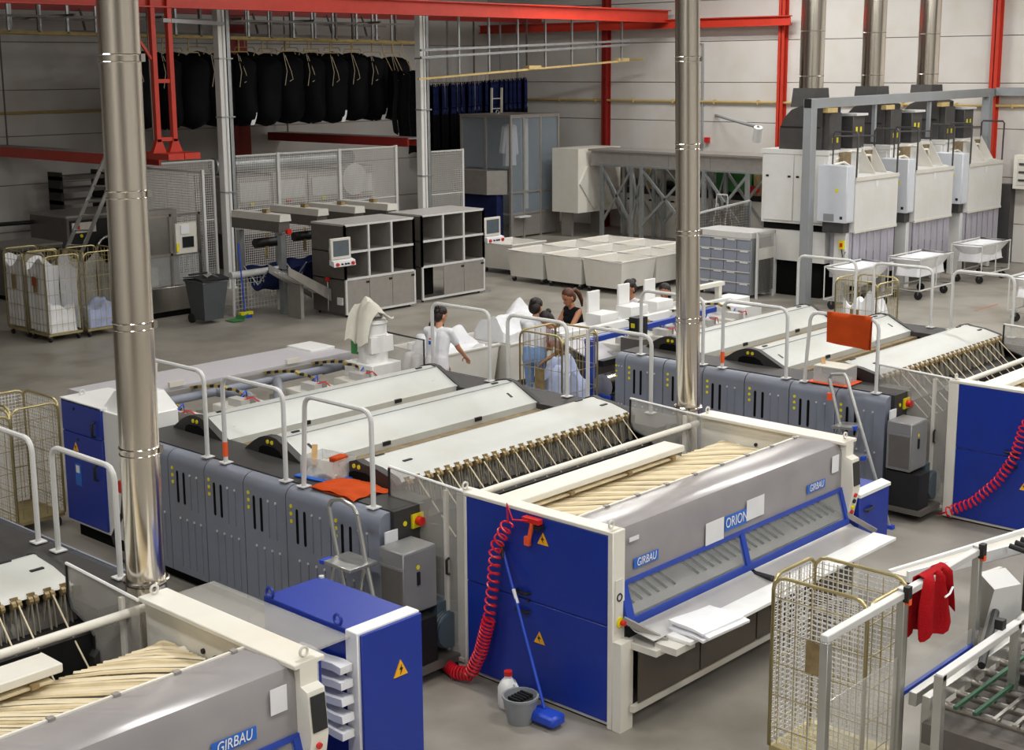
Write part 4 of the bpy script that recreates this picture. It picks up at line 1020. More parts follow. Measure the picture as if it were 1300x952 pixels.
t = thing('mesh_fence', 'short white wire mesh fence below the blue hanging uniforms', 'fence', (26.4, 27.0, 0))
for x in (25.65, 27.24): B(x - .03, 26.97, 0, x + .03, 27.03, 2.83).build('fence_post', 'rail_white', t)
fence_panel(t, (25.65, 27.0), (27.24, 27.0), .25, 2.8, 1.66)
t = thing('mesh_fence', 'white wire mesh fence around the stainless press at left', 'fence', (16.9, 25.2, 0))
for x, y in ((17.05, 24.45), (17.05, 26.9), (19.05, 26.9)): B(x - .03, y - .03, 0, x + .03, y + .03, 2.95).build('fence_post', 'rail_white', t)
fence_panel(t, (17.05, 24.45), (17.05, 26.9), .2, 2.9, 1.6); fence_panel(t, (17.05, 26.9), (19.05, 26.9), .2, 2.95, 1.6)
t = thing('low_fence', 'low white tube fence with mesh beside the dark wheelie bin', 'fence', (18.1, 23.55, 0))
for x in (17.0, 18.15): MB().cyl((x, 23.5, 0), (x, 23.5, .85), .03, 8).build('post', 'rail_white', t)
MB().cyl((16.95, 23.5, .85), (18.2, 23.5, .85), .075, 12).build('top_rail', 'rail_white', t)
g = MB().wires((17.0, 23.5, .1), (1.15, 0, 0), (0, 0, .68), 14, 8, .008).wires((18.15, 23.5, .1), (.9, .2, 0), (0, 0, .6), 12, 7, .008); tag(g.build('wire_mesh', 'rail_white', t), None, None, kind='stuff')
MB().bar((18.15, 23.5, .62), (19.2, 23.7, .6), .03, .03).build('rail', 'rail_white', t)
# stainless press behind the fence
t = thing('stainless_press', 'stainless press with glass front and control screen behind the left flue', 'press', (16.3, 24.9, 0))
B(15.5, 24.45, .12, 16.95, 25.6, .62, ch=.01).build('base', 'steel', t); B(15.52, 24.5, 0, 16.9, 25.5, .12).build('plinth', 'void', t)
B(15.5, 25.3, .62, 16.95, 25.6, 2.1).build('back_sheet', 'steel_dull', t)
for x in (15.5, 16.2, 16.9): B(x, 24.46, .62, x + .05, 24.52, 2.1).build('frame_post', 'steel', t)
for z in (1.25, 2.05): B(15.5, 24.46, z, 16.95, 24.52, z + .05).build('frame_rail', 'steel', t)
for a in (15.55, 16.25): B(a, 24.48, .64, a + .64, 24.49, 1.24).build('pane', 'plexi_clear', t)
B(15.7, 24.8, .62, 16.1, 25.2, 1.0).build('form', 'grey_cloth', t); B(16.3, 24.4, 1.28, 16.8, 24.46, 1.9).build('panel_plate', 'offwhite', t); B(16.45, 24.385, 1.4, 16.72, 24.4, 1.62).build('screen', 'screen_dark', t); B(16.42, 24.385, 1.68, 16.62, 24.4, 1.86).build('notice', 'paper', t)
B(16.3, 24.385, 1.32, 16.36, 24.4, 1.5).build('sticker', 'yellow', t)
# wheelie bin, broom and dustpan
t = thing('wheelie_bin', 'dark grey wheelie bin standing at the white service post', 'bin', (16.25, 23.35, 0))
m = MB(); m.add([(16.02, 23.12, .08), (16.46, 23.12, .08), (16.46, 23.55, .08), (16.02, 23.55, .08), (15.94, 23.02, .86), (16.54, 23.02, .86), (16.54, 23.64, .86), (15.94, 23.64, .86)], [(0, 3, 2, 1), (4, 5, 6, 7), (0, 1, 5, 4), (1, 2, 6, 5), (2, 3, 7, 6), (3, 0, 4, 7)])
m.build('body', 'bin_dark', t); MB().tube([(15.94, 23.02, .86), (16.54, 23.02, .86), (16.54, 23.64, .86), (15.94, 23.64, .86)], .03, 8, closed=True).build('rim', 'bin_dark', t)
MB().sheet([(23.0, .89), (23.3, .94), (23.66, .9)], 'x', 15.92, 16.56, .015).build('lid', 'rubber', t); MB().cyl((16.02, 23.6, .96), (16.46, 23.6, .96), .02, 8).build('handle', 'rubber', t)
for x in (15.98, 16.46): MB().cyl((x, 23.55, .1), (x + .06, 23.55, .1), .1, 12).build('wheel', 'rubber', t)
tag(MB().surf(lambda u, v: (16.1 + .3 * u, 23.1 + .3 * v, .95 + .05 * math.sin(4 * u + 3 * v)), 5, 5, .01).build('plastic_bag', 'plexi'), 'crumpled clear bag on the wheelie bin lid', 'bag')
t = thing('broom', 'blue handled broom with yellow brush leaning at the low fence', 'broom', (17.05, 23.2, 0))
MB().cyl((17.05, 23.2, .1), (17.12, 23.42, 1.5), .016, 8).build('stick', 'stick_blue', t); B(16.9, 23.12, .07, 17.2, 23.22, .13).build('brush_head', 'yellow', t); B(16.92, 23.13, 0, 17.18, 23.21, .07).build('bristles', 'stick_blue', t)
t = thing('dustpan', 'green dustpan on the floor beside the broom', 'dustpan', (16.7, 23.0, 0)); MB().sheet([(16.55, .01), (16.8, .02), (16.86, .09)], 'y', 22.9, 23.2, .008).build('pan', 'green', t); MB().cyl((16.86, 23.05, .06), (17.02, 23.05, .1), .015, 8).build('handle', 'green', t)

# ------------------------------------------------------------------ washers and ladder at far left
def washer(x0, x1, y0, y1, h, label, door):
    t = thing('washer', label, 'washing machine', ((x0 + x1) / 2, (y0 + y1) / 2, 0))
    B(x0, y0, .1, x1, y1, h, ch=.02).build('body', 'steel_dark', t); B(x0 - .01, y0 - .01, h - .02, x1 + .01, y1, h + .03).build('top_sheet', 'steel_dull', t); B(x0 + .05, y0 + .05, 0, x1 - .05, y1 - .05, .1).build('plinth', 'void', t)
    B(x0 + .08, y0 - .02, .2, x1 - .05, y0, h - .08).build('front_sheet', 'black', t)
    B(x0 + .12, y0 - .035, h - .38, x0 + .75, y0 - .018, h - .14).build('control_panel', 'offwhite', t); B(x0 + .18, y0 - .045, h - .3, x0 + .32, y0 - .034, h - .2).build('display', 'switch_red', t)
    if door: MB().torus(((x0 + x1) / 2 + .1, y0 - .04, .75), .32, .05, 'y', 20, 8).build('door_ring', 'steel', t); MB().cyl(((x0 + x1) / 2 + .1, y0 - .03, .75), ((x0 + x1) / 2 + .1, y0 - .01, .75), .29, 20).build('door_glass', 'screen_dark', t)
    MB().cyl((x0 + .35, y0 - .03, h - .45), (x0 + .35, y0 - .05, h - .45), .04, 10).build('knob', 'yellow', t)
    return t
wa = washer(17.0, 18.9, 29.9, 31.6, 1.6, 'large dark steel washer behind the leaning ladder', True)
washer(14.9, 16.3, 28.9, 30.2, 1.15, 'lower dark steel washer behind the far left cages', False)
washer(19.1, 20.6, 29.6, 31.2, 1.35, 'dark steel washer behind the mesh fence', True)
tag(B(17.9, 28.9, 0, 18.7, 29.5, 1.25, ch=.02).build('steel_box', 'steel_dull'), 'plain stainless box in front of the large washer', 'box')
t = thing('equipment_rack', 'dark equipment rack standing on the floor behind the large washer', 'rack', (18.6, 32.0, 0))
for x in (18.0, 19.2): B(x, 31.8, 0, x + .06, 32.4, 2.5).build('upright', 'black', t)
for z in (1.7, 2.0, 2.3): B(18.0, 31.8, z, 19.26, 32.4, z + .1).build('shelf_unit', 'steel_dark', t)
MB().tube([(14.2, 32.6, 1.9), (15.2, 32.3, 1.7), (16.0, 32.0, 1.35), (17.0, 31.4, 1.4)], .05, 8).build('hose', 'rubber', wa)
t = thing('ladder', 'long aluminium ladder leaning over the far left cages', 'ladder', (14.5, 26.7, 0))
a0, a1 = Vector((14.35, 26.6, 0)), Vector((16.75, 26.85, 4.0)); off = Vector((.2, -.3, 0))
for q in (0, 1): MB().bar(a0 + off * q, a1 + off * q, .035, .08).build('stile', 'alu', t)
for k in range(13): p = a0.lerp(a1, (k + .7) / 13.5); MB().cyl(p, p + off, .018, 8).build('rung', 'alu', t)
for (x, y0, y1, lab) in ((17.0, 26.3, 33.1, 'red conveyor channel running left from the red hanging frame'), (25.7, 27.2, 33.1, 'red conveyor channel below the black sacks')):
    c = thing('conveyor_channel', lab, 'conveyor', (x, y0, 3.0)); ya = min(y1, 33.1)
    B(x - .3, y0, 2.95, x - .24, ya, 3.18).build('side_channel', 'red_paint' if x < 20 else 'dark_red', c); B(x + .24, y0, 2.95, x + .3, ya, 3.18).build('side_channel', 'red_paint', c); B(x - .24, y0, 3.14, x + .24, ya, 3.18).build('belt', 'grey_paint', c)
    for y in (y0 + .1, ya - .3): B(x + .2, y, 3.18, x + .23, y + .03, 9.2).build('hanger', 'steel_dark', c)

# ------------------------------------------------------------------ overhead rails, black sacks, uniforms
t = thing('rail_conveyor', 'yellow overhead rail carrying the row of black sacks', 'conveyor', (20, 29, 5.7))
for y in (28.75, 29.0, 29.3): MB().bar((11.5, y, 5.84), (27.2, y, 5.66), .05, .07).build('rail', 'yellow_rail', t)
for k in range(44): 
    x = 11.8 + k * .35; z = 5.84 - .18 * (x - 11.5) / 15.7; y = (28.75, 29.3)[k % 2]
    MB().bar((x, y, z), (x, y, 6.5), .05, .05).build('hanger_rod', 'galv' if k % 3 else 'steel_dark', t)
for k in range(7): MB().bar((12.0 + k * 2.2, 27.9, 6.15), (12.0 + k * 2.2, 30.6, 6.15), .05, .05).build('cross_bar', 'steel_dark', t)
for y in (28.3, 29.9): MB().bar((11.5, y, 6.12), (27.2, y, 6.12), .04, .05).build('side_bar', 'steel_dark', t)
def make_sack(seed):
    rnd = random.Random(seed); m = MB(); n = 18; ph = [rnd.uniform(0, 6.28) for _ in range(4)]
    prof = [(.04, 1.68), (.28, 1.65), (.46, 1.54), (.48, 1.3), (.46, 1.0), (.48, .7), (.49, .4), (.45, .18), (.32, .05), (.05, 0)]
    vs = []
    for i, (r, h) in enumerate(prof):
        for k in range(n):
            a = 2 * math.pi * k / n; rr = r * (1 + .09 * math.sin(3 * a + ph[0] + h * 2) + .06 * math.sin(5 * a + ph[1] - 3 * h))
            vs.append((rr * .84 * math.cos(a), rr * .95 * math.sin(a), h + .03 * math.sin(2 * a + ph[2])))
    fs = [(i * n + k, i * n + (k + 1) % n, (i + 1) * n + (k + 1) % n, (i + 1) * n + k) for i in range(len(prof) - 1) for k in range(n)] + [tuple(range(n)), tuple(range((len(prof) - 1) * n, len(prof) * n))]
    return MB().add(vs, fs).mesh('sack', 'sack_black', angle=80)
SK = [make_sack(s) for s in (1, 2, 3)]
hook = MB().tube([(-.3, 0, 1.72), (-.26, 0, 1.8), (.26, 0, 1.8), (.3, 0, 1.72)], .014, 5).tube([(0, 0, 1.8), (0, 0, 2.14)], .016, 5).mesh('hanger', 'tan_rail')
cord = MB().tube([(-.28, -.3, 1.75), (-.26, -.4, 1.3), (-.34, -.41, .95)], .008, 4).tube([(-.26, -.33, 1.7), (-.15, -.42, 1.3), (-.1, -.42, 1.1), (-.2, -.42, 1.05)], .008, 4).mesh('draw_cord', 'cord_cream')
tagm = MB().surf(lambda u, v: (-.05 + .12 * u + .1 * v, -.4 - .02 * math.sin(3 * v), .02 + .3 * v), 3, 4, .01).mesh('white_tip', 'white_cloth')
for k in range(12):
    x = 18.55 + k * .73
    o = thing('laundry_sack', '%s black laundry sack from the left in the hanging row' % NTH[k], 'sack', (x, 29, 3.62 - .02 * (k % 3)), rz=.08 * math.sin(k * 1.7), group='black sacks hanging in a row', local=True)
    put(SK[k % 3], 'sack', o); put(hook, 'hanger', o)
    if k not in (2, 5): put(cord, 'draw_cord', o)
    if k in (4, 8, 10): put(tagm, 'white_tip', o)
for k in range(11):  # second sack row added to darken the gaps and shade the left wall
    x = 18.9 + k * .73
    o = thing('laundry_sack', '%s added black sack from the left, darkening the gaps behind the front row' % NTH[k], 'sack', (x, 30.2, 3.7 + .03 * (k % 2)), rz=.1 * math.sin(k), group='added sacks darkening the gaps of the front row', local=True)
    put(SK[(k + 1) % 3], 'sack', o); put(hook, 'hanger', o)
t = thing('rail_conveyor', 'dark overhead rail added to carry the gap darkening sacks', 'conveyor', (22, 30.2, 5.8))
MB().bar((17.5, 30.2, 5.86), (27.2, 30.2, 5.82), .05, .07).build('rail', 'steel_dark', t)
for k in range(8): MB().bar((18 + k * 1.25, 30.2, 5.86), (18 + k * 1.25, 30.4, 6.4), .04, .04).build('hanger_rod', 'steel_dark', t)
# longer dark garments hanging left of the second white post
for k in range(3):
    x = 25.85 + k * .36
    o = tag(MB().surf(lambda u, v, x=x, k=k: (x + .3 * u + .04 * math.sin(7 * v + k), 28.2 + .25 * math.sin(2 * u + k) , 4.85 - (1.6 + .3 * k) * v + .06 * math.sin(4 * u)), 6, 10, .12).build('dark_garment', 'sack_black'), '%s long dark garment hanging behind the second white post' % ['left', 'middle', 'right'][k], 'garment', 'dark garments behind the white post')
    MB().tube([(x + .15, 28.3, 4.8), (x + .15, 28.72, 5.4), (x + .15, 28.76, 5.72)], .012, 5).build('hanger', 'tan_rail', o)
t = thing('rail_conveyor', 'tan overhead rail carrying the blue uniforms', 'conveyor', (32.4, 31, 4.8))
RA, RB, RC = Vector((31.1, 32.6, 4.66)), Vector((33.5, 30.3, 4.88)), Vector((34.2, 26.2, 5.2))
MB().tube([RA, RB, RC], .035, 6).build('rail', 'tan_rail', t)
for k in range(5): p = RA.lerp(RB, k / 4); MB().bar(p, p + Vector((0, 0, 1.7)), .04, .04).build('hanger_rod', 'galv' if k % 2 else 'steel_dark', t)
jk = MB(); 
prof = [(-.04, 0), (-.2, -.07), (-.27, -.14), (-.29, -.75), (-.24, -.78), (-.21, -.3), (-.2, -.95), (.2, -.95), (.21, -.3), (.24, -.78), (.29, -.75), (.27, -.14), (.2, -.07), (.04, 0)]
jk = MB().prism(prof, 'y', -.042, .042).mesh('jacket', 'blue_uniform')
tr = MB().prism([(-.19, -.9), (.19, -.9), (.2, -2.1), (.03, -2.15), (0, -1.3), (-.03, -2.15), (-.2, -2.1)], 'y', -.06, .06).mesh('trousers', 'sack_black')
hg = MB().tube([(0, 0, .0), (0, 0, .1), (.03, 0, .15), (0, 0, .18)], .008, 4).tube([(-.2, 0, -.06), (0, 0, .02), (.2, 0, -.06)], .01, 4).mesh('hanger', 'tan_rail')
d_ = (RB - RA); ang = math.atan2(d_.y, d_.x)
for k in range(24):
    p = RA.lerp(RB, .03 + .95 * k / 23)
    o = thing('uniform', '%s blue work uniform from the left on the far hanger rail' % NTH[k], 'uniform', p + Vector((0, 0, -.22)), rz=ang + R(90) + R(random.uniform(-14, 14)), group='blue uniforms on the far rail', local=True)
    put(jk, 'jacket', o); put(tr, 'trousers', o); put(hg, 'hanger', o)
t = thing('pipe_frame', 'galvanised overhead pipe frame in front of the blue uniforms', 'frame', (29, 26, 5.4))
for z0, z1 in ((5.41, 5.71), (5.23, 5.6)): MB().bar((24.8, 26, z0), (33.2, 26, z1), .06, .06).build('long_pipe', 'galv', t)
for k in range(7): x = 26.2 + k * 1.12; MB().bar((x, 26.05, 4.75 + (x - 24.8) * .05), (x, 26.05, 6.35), .05, .05).build('drop_pipe', 'galv', t)
MB().bar((24.8, 26.1, 4.7), (33.2, 26.1, 5.14), .05, .05).build('tan_rail', 'tan_rail', t)
for x in (29.2, 33.1): B(x - .3, 26.05, 4.92 + .2 * (x > 30), x + .2, 26.2, 5.02 + .2 * (x > 30)).build('switch_block', 'tan_rail', t)
tag(MB().bar((33.39, 30.6, 6.36), (33.39, 30.6, 0), .05, .05).build('drop_rod', 'galv'), 'single galvanised rod dropping from the rear red beam behind the glass cabinet', 'rod')
t = thing('ladder', 'small pale ladder top standing behind the glass cabinet', 'ladder', (33.0, 30.7, 0))
for dx in (0, .45): MB().bar((32.4 + dx, 30.9, 0), (32.1 + dx, 30.5, 4.35), .06, .05).build('stile', 'cream', t)
for k in range(13): MB().cyl((32.4 - .3 * k / 14, 30.9 - .4 * k / 14, .3 + k * .31), (32.85 - .3 * k / 14, 30.9 - .4 * k / 14, .3 + k * .31), .018, 6).build('rung', 'cream', t)

# pale finishing tunnel behind the tall mesh fence
t = thing('finishing_tunnel', 'pale garment finishing tunnel behind the tall mesh fence', 'machine', (22.6, 29.6, 0))
for k in range(4):
    x = 20.9 + k * 1.15
    B(x, 28.6, .9, x + 1.12, 30.4, 2.35 + .08 * (k % 2), ch=.03).build('tunnel_section', 'pale_machine', t)
    B(x + .1, 28.57, 1.75, x + 1.0, 28.6, 2.2).build('cover_sheet', 'rail_white', t); B(x + .1, 28.57, 1.1, x + 1.0, 28.6, 1.6).build('dark_hatch', 'dark_fan', t)
    B(x + .4, 28.55, 1.64, x + .52, 28.6, 1.7).build('sticker', 'switch_red' if k % 2 else 'yellow', t)
    B(x + .1, 28.8, 0, x + .2, 30.2, .9).build('leg_frame', 'steel_dark', t)
MB().cyl((20.9, 29.5, 2.6), (25.4, 29.5, 2.6), .2, 14).build('steam_duct', 'galv', t)
MB().cyl((24.6, 28.4, 2.1), (24.6, 28.58, 2.1), .42, 20).build('round_fan', 'rail_white', t)
# ------------------------------------------------------------------ glass inspection cabinet
t = thing('glass_cabinet', 'tall steel framed glass cabinet with a white coat inside', 'cabinet', (31.4, 29.1, 0))
gx0, gx1, gy0, gy1, gz = 30.35, 32.45, 28.1, 30.1, 3.58
for x, y in ((gx0, gy0), (gx1, gy0), (gx0, gy1), (gx1, gy1), (gx0 + .55, gy0), (gx0 + 1.3, gy0), (gx0, gy0 + 1.0)): B(x - .035, y - .035, 0, x + .035, y + .035, gz).build('frame_post', 'steel_dull', t)
for z in (gz - .03, 1.35, .72):
    B(gx0, gy0 - .03, z - .03, gx1, gy0 + .03, z + .03).build('frame_rail', 'steel_dull', t); B(gx0 - .03, gy0, z - .03, gx0 + .03, gy1, z + .03).build('frame_rail', 'steel_dull', t)
B(gx0 - .05, gy0 - .05, gz, gx1 + .05, gy1 + .05, gz + .03).build('top_sheet', 'steel_dull', t)
for a, b in ((gx0 + .04, gx0 + .52), (gx0 + .58, gx0 + 1.27), (gx0 + 1.33, gx1 - .04)):
    B(a, gy0 - .006, 1.38, b, gy0 + .006, gz - .06).build('glass_pane', 'glass_blue', t); B(a, gy0 - .006, .75, b, gy0 + .006, 1.32).build('glass_pane', 'glass_blue', t); B(a, gy0 - .006, .05, b, gy0 + .006, .69).build('lower_sheet', 'steel_dull', t)
for a, b in ((gy0 + .04, gy0 + .97), (gy0 + 1.03, gy1 - .04)): B(gx0 - .006, a, 2.05, gx0 + .006, b, gz - .06).build('glass_pane', 'glass_blue', t)
B(gx1 - .02, gy0 + .04, .1, gx1 - .01, gy1 - .04, gz - .06).build('back_sheet', 'grey_paint', t); B(gx0 + .04, gy1 - .02, .1, gx1 - .04, gy1 - .01, gz - .06).build('back_sheet', 'grey_paint', t)
MB().prism([(gx0 - .5, gy0 + 1.9), (gx0 - .5, gy0 + .5), (gx0 - .02, gy0 + .12), (gx0 - .02, gy0 + 1.9)], 'z', 1.3, 2.0).build('steel_hopper', 'steel_dull', t)
B(gx0 - .3, gy0 + .3, 0, gx0 - .02, gy0 + 1.8, 1.28).build('dark_skirt', 'navy_cloth', t)
MB().torus((gx0 + .3, gy0 + .8, gz + .09), .06, .015, 'y', 12, 6).build('lifting_eye', 'galv', t)
B(gx0 + .9, gy0 + .3, .8, gx0 + 1.1, gy0 + .4, gz - .1).build('inner_panel', 'cream', t)
B(gx0 + .1, gy0 - .25, .62, gx0 + .6, gy0 - .04, .66).build('notice_tray', 'paper', t)
prof = [(-.06, 0), (-.26, -.1), (-.38, -.85), (-.28, -.9), (-.2, -.45), (-.24, -1.25), (.24, -1.25), (.2, -.45), (.26, -.95), (.34, -.9), (.26, -.1), (.06, 0)]
o = MB().prism([(gx0 + .55 + p[0], 3.35 + p[1]) for p in prof], 'y', gy0 + .5, gy0 + .62).build('white_coat', 'white_cloth'); tag(o, 'white coat hanging inside the glass cabinet', 'coat')
MB().tube([(gx0 + .55, gy0 + .56, 3.35), (gx0 + .55, gy0 + .56, 3.5)], .012, 5).build('hanger', 'galv', o)
# white hood box and truss bridge
t = thing('hood_box', 'large off white hood box right of the glass cabinet', 'box', (32.7, 27.1, .6))
wx0, wy0 = 31.62, 26.6
MB().prism([(wx0, .75), (wx0, 2.62), (33.6, 2.62), (33.6, .75)], 'y', wy0, 27.6).build('shell', 'cream', t)
for x in (wx0 + .3, 33.3): B(x, 27.1, 0, x + .1, 27.5, .76).build('leg', 'steel_dull', t)
MB().prism([(wx0 + .05, 1.6), (32.0, 2.1), (33.5, 2.1), (33.5, 1.0), (32.3, .85)], 'y', wy0 - .05, wy0).build('side_cheek', 'offwhite', t)
t = thing('truss_bridge', 'galvanised truss bridge with sheet metal girder behind the white bins', 'bridge', (32, 23.5, 0))
TX = 32.0
for y0, y1 in ((26.4, 25.0), (25.0, 23.6), (23.6, 22.2), (22.2, 20.4)): B(TX - .02, y1 + .005, 2.2, TX, y0 - .005, 2.58).build('girder_sheet', 'steel_dull', t)
B(TX - .05, 20.4, 2.56, TX + 1.1, 26.5, 2.62).build('top_sheet', 'steel_dull', t); B(TX - .04, 20.4, 2.14, TX + .04, 26.4, 2.2).build('lower_chord', 'galv', t); B(TX + 1.0, 20.4, 2.14, TX + 1.08, 26.4, 2.2).build('lower_chord', 'galv', t)
ys = [26.0, 24.9, 24.55, 22.9, 22.4, 21.0]
for y in ys:
    for x in (TX, TX + 1.05): B(x - .05, y - .05, 0, x + .05, y + .05, 2.16).build('post', 'galv', t)
for i in range(0, 5):
    for x in (TX, TX + 1.05):
        MB().bar((x, ys[i], 2.1), (x, ys[i + 1], .5), .05, .07).build('diagonal', 'galv', t); MB().bar((x, ys[i], .5), (x, ys[i + 1], 2.1), .05, .07).build('diagonal', 'galv', t)
for y in (26.0, 24.55, 22.4): MB().bar((TX, y, 2.0), (TX + 1.05, y, .4), .04, .05).build('diagonal', 'galv', t)
# tunnel washer behind the truss
t = thing('tunnel_washer', 'stainless tunnel washer drum machine behind the truss bridge', 'washing machine', (34.0, 23.5, 0))
B(33.5, 20.0, 0, 34.55, 26.5, 1.25, ch=.01).build('casing', 'offwhite', t); B(33.48, 20.0, 1.25, 34.55, 26.5, 1.4).build('black_band', 'black', t)
for k in range(5): 
    MB().cyl((34.1, 20.6 + k * 1.25, 1.85), (34.1, 21.6 + k * 1.25, 1.85), .45, 20).build('drum', 'steel', t); B(33.5, 21.65 + k * 1.25, 1.4, 34.5, 21.78 + k * 1.25, 2.2).build('drum_rib', 'gold', t)
for k in range(8): B(33.48, 20.5 + k * .8, 1.05, 33.5, 20.62 + k * .8, 1.1).build('latch', 'black', t)
for k in range(6): B(33.46, 21.0 + k * .95, 1.42, 33.5, 21.06 + k * .95, 1.6).build('sticker', 'yellow', t)
MB().cyl((33.3, 21.8, 1.6), (33.3, 21.5, 1.6), .1, 10).build('valve', 'switch_red', t); B(33.3, 21.9, 1.5, 33.6, 22.9, 2.1).build('dark_cover', 'green', t)
# step ladder near truss
t = thing('step_ladder', 'small white step ladder below the truss bridge', 'ladder', (30.3, 20.7, 0))
for dy in (0, .35): MB().tube([(30.2, 20.6 + dy, 0), (30.5, 20.6 + dy, 1.5), (30.5, 20.6 + dy, 1.6)], .02, 6).build('stile', 'rail_white', t); MB().tube([(30.95, 20.6 + dy, 0), (30.55, 20.6 + dy, 1.45)], .02, 6).build('back_leg', 'rail_white', t)
MB().tube([(30.5, 20.6, 1.6), (30.5, 20.62, 1.7), (30.5, 20.93, 1.7), (30.5, 20.95, 1.6)], .02, 6).build('hand_loop', 'rail_white', t)
for k in range(4): B(30.22 + k * .07, 20.6, .3 + k * .33, 30.4 + k * .07, 20.95, .33 + k * .33).build('step', 'alu', t)
# mesh screen behind the drawers
t = thing('mesh_screen', 'wide mesh screen behind the grey drawer cabinet', 'fence', (27, 18.4, 0))
for x in (25.8, 28.2): B(x - .03, 18.4, 0, x + .03, 18.46, 1.85).build('post', 'grey_paint', t)
MB().bar((25.8, 18.43, 1.7), (28.2, 18.43, 1.85), .04, .04).build('top_rail', 'rail_white', t)
tag(MB().wires((25.8, 18.43, .9), (2.4, 0, 0), (0, 0, .85), 36, 14, .012).build('wire_mesh', 'steel_dark', t), None, None, kind='stuff')
# grey drawer cabinet
t = thing('drawer_cabinet', 'grey drawer cabinet with five rows of fronts beside the mesh gate', 'cabinet', (26.1, 17.4, 0))
B(25.72, 16.74, .06, 26.5, 18.12, 1.42, ch=.01).build('carcass', 'grey_paint', t); B(25.68, 16.72, 1.3, 26.52, 18.14, 1.44, ch=.01).build('top', 'rail_white', t)
for k in range(5):
    for q in range(4):
        d_ = B(25.69, 16.76 + q * .34, .1 + k * .24, 25.72, 17.085 + q * .34, .31 + k * .24, ch=.004).build('drawer_front', 'drawer_grey', t)
        if (k * 4 + q) % 3 != 1: B(25.68, 16.8 + q * .34, .285 + k * .24, 25.69, 17.0 + q * .34, .33 + k * .24).build('label_card', 'paper', d_)
    B(25.675, 16.74, .315 + k * .24, 25.7, 18.12, .335 + k * .24).build('shelf_edge', 'rail_white', t)
for y in (16.8, 18.05): B(25.75, y - .03, 0, 25.8, y + .03, .06).build('foot', 'black', t)
t = thing('mesh_gate', 'narrow white gate with wire mesh right of the grey drawers', 'gate', (26.1, 16.6, 0))
for x in (25.75, 26.42): B(x - .025, 16.58, 0, x + .025, 16.62, 1.45).build('stile', 'rail_white', t)
B(25.75, 16.58, 1.4, 26.42, 16.62, 1.45).build('rail', 'rail_white', t); B(25.78, 16.59, .85, 26.4, 16.61, 1.1).build('solid_sheet', 'offwhite', t); B(25.78, 16.595, 1.1, 26.4, 16.605, 1.38).build('clear_sheet', 'plexi', t)
tag(MB().wires((25.77, 16.6, .15), (.64, 0, 0), (0, 0, .7), 16, 18, .008).build('wire_mesh', 'steel_dark', t), None, None, kind='stuff')

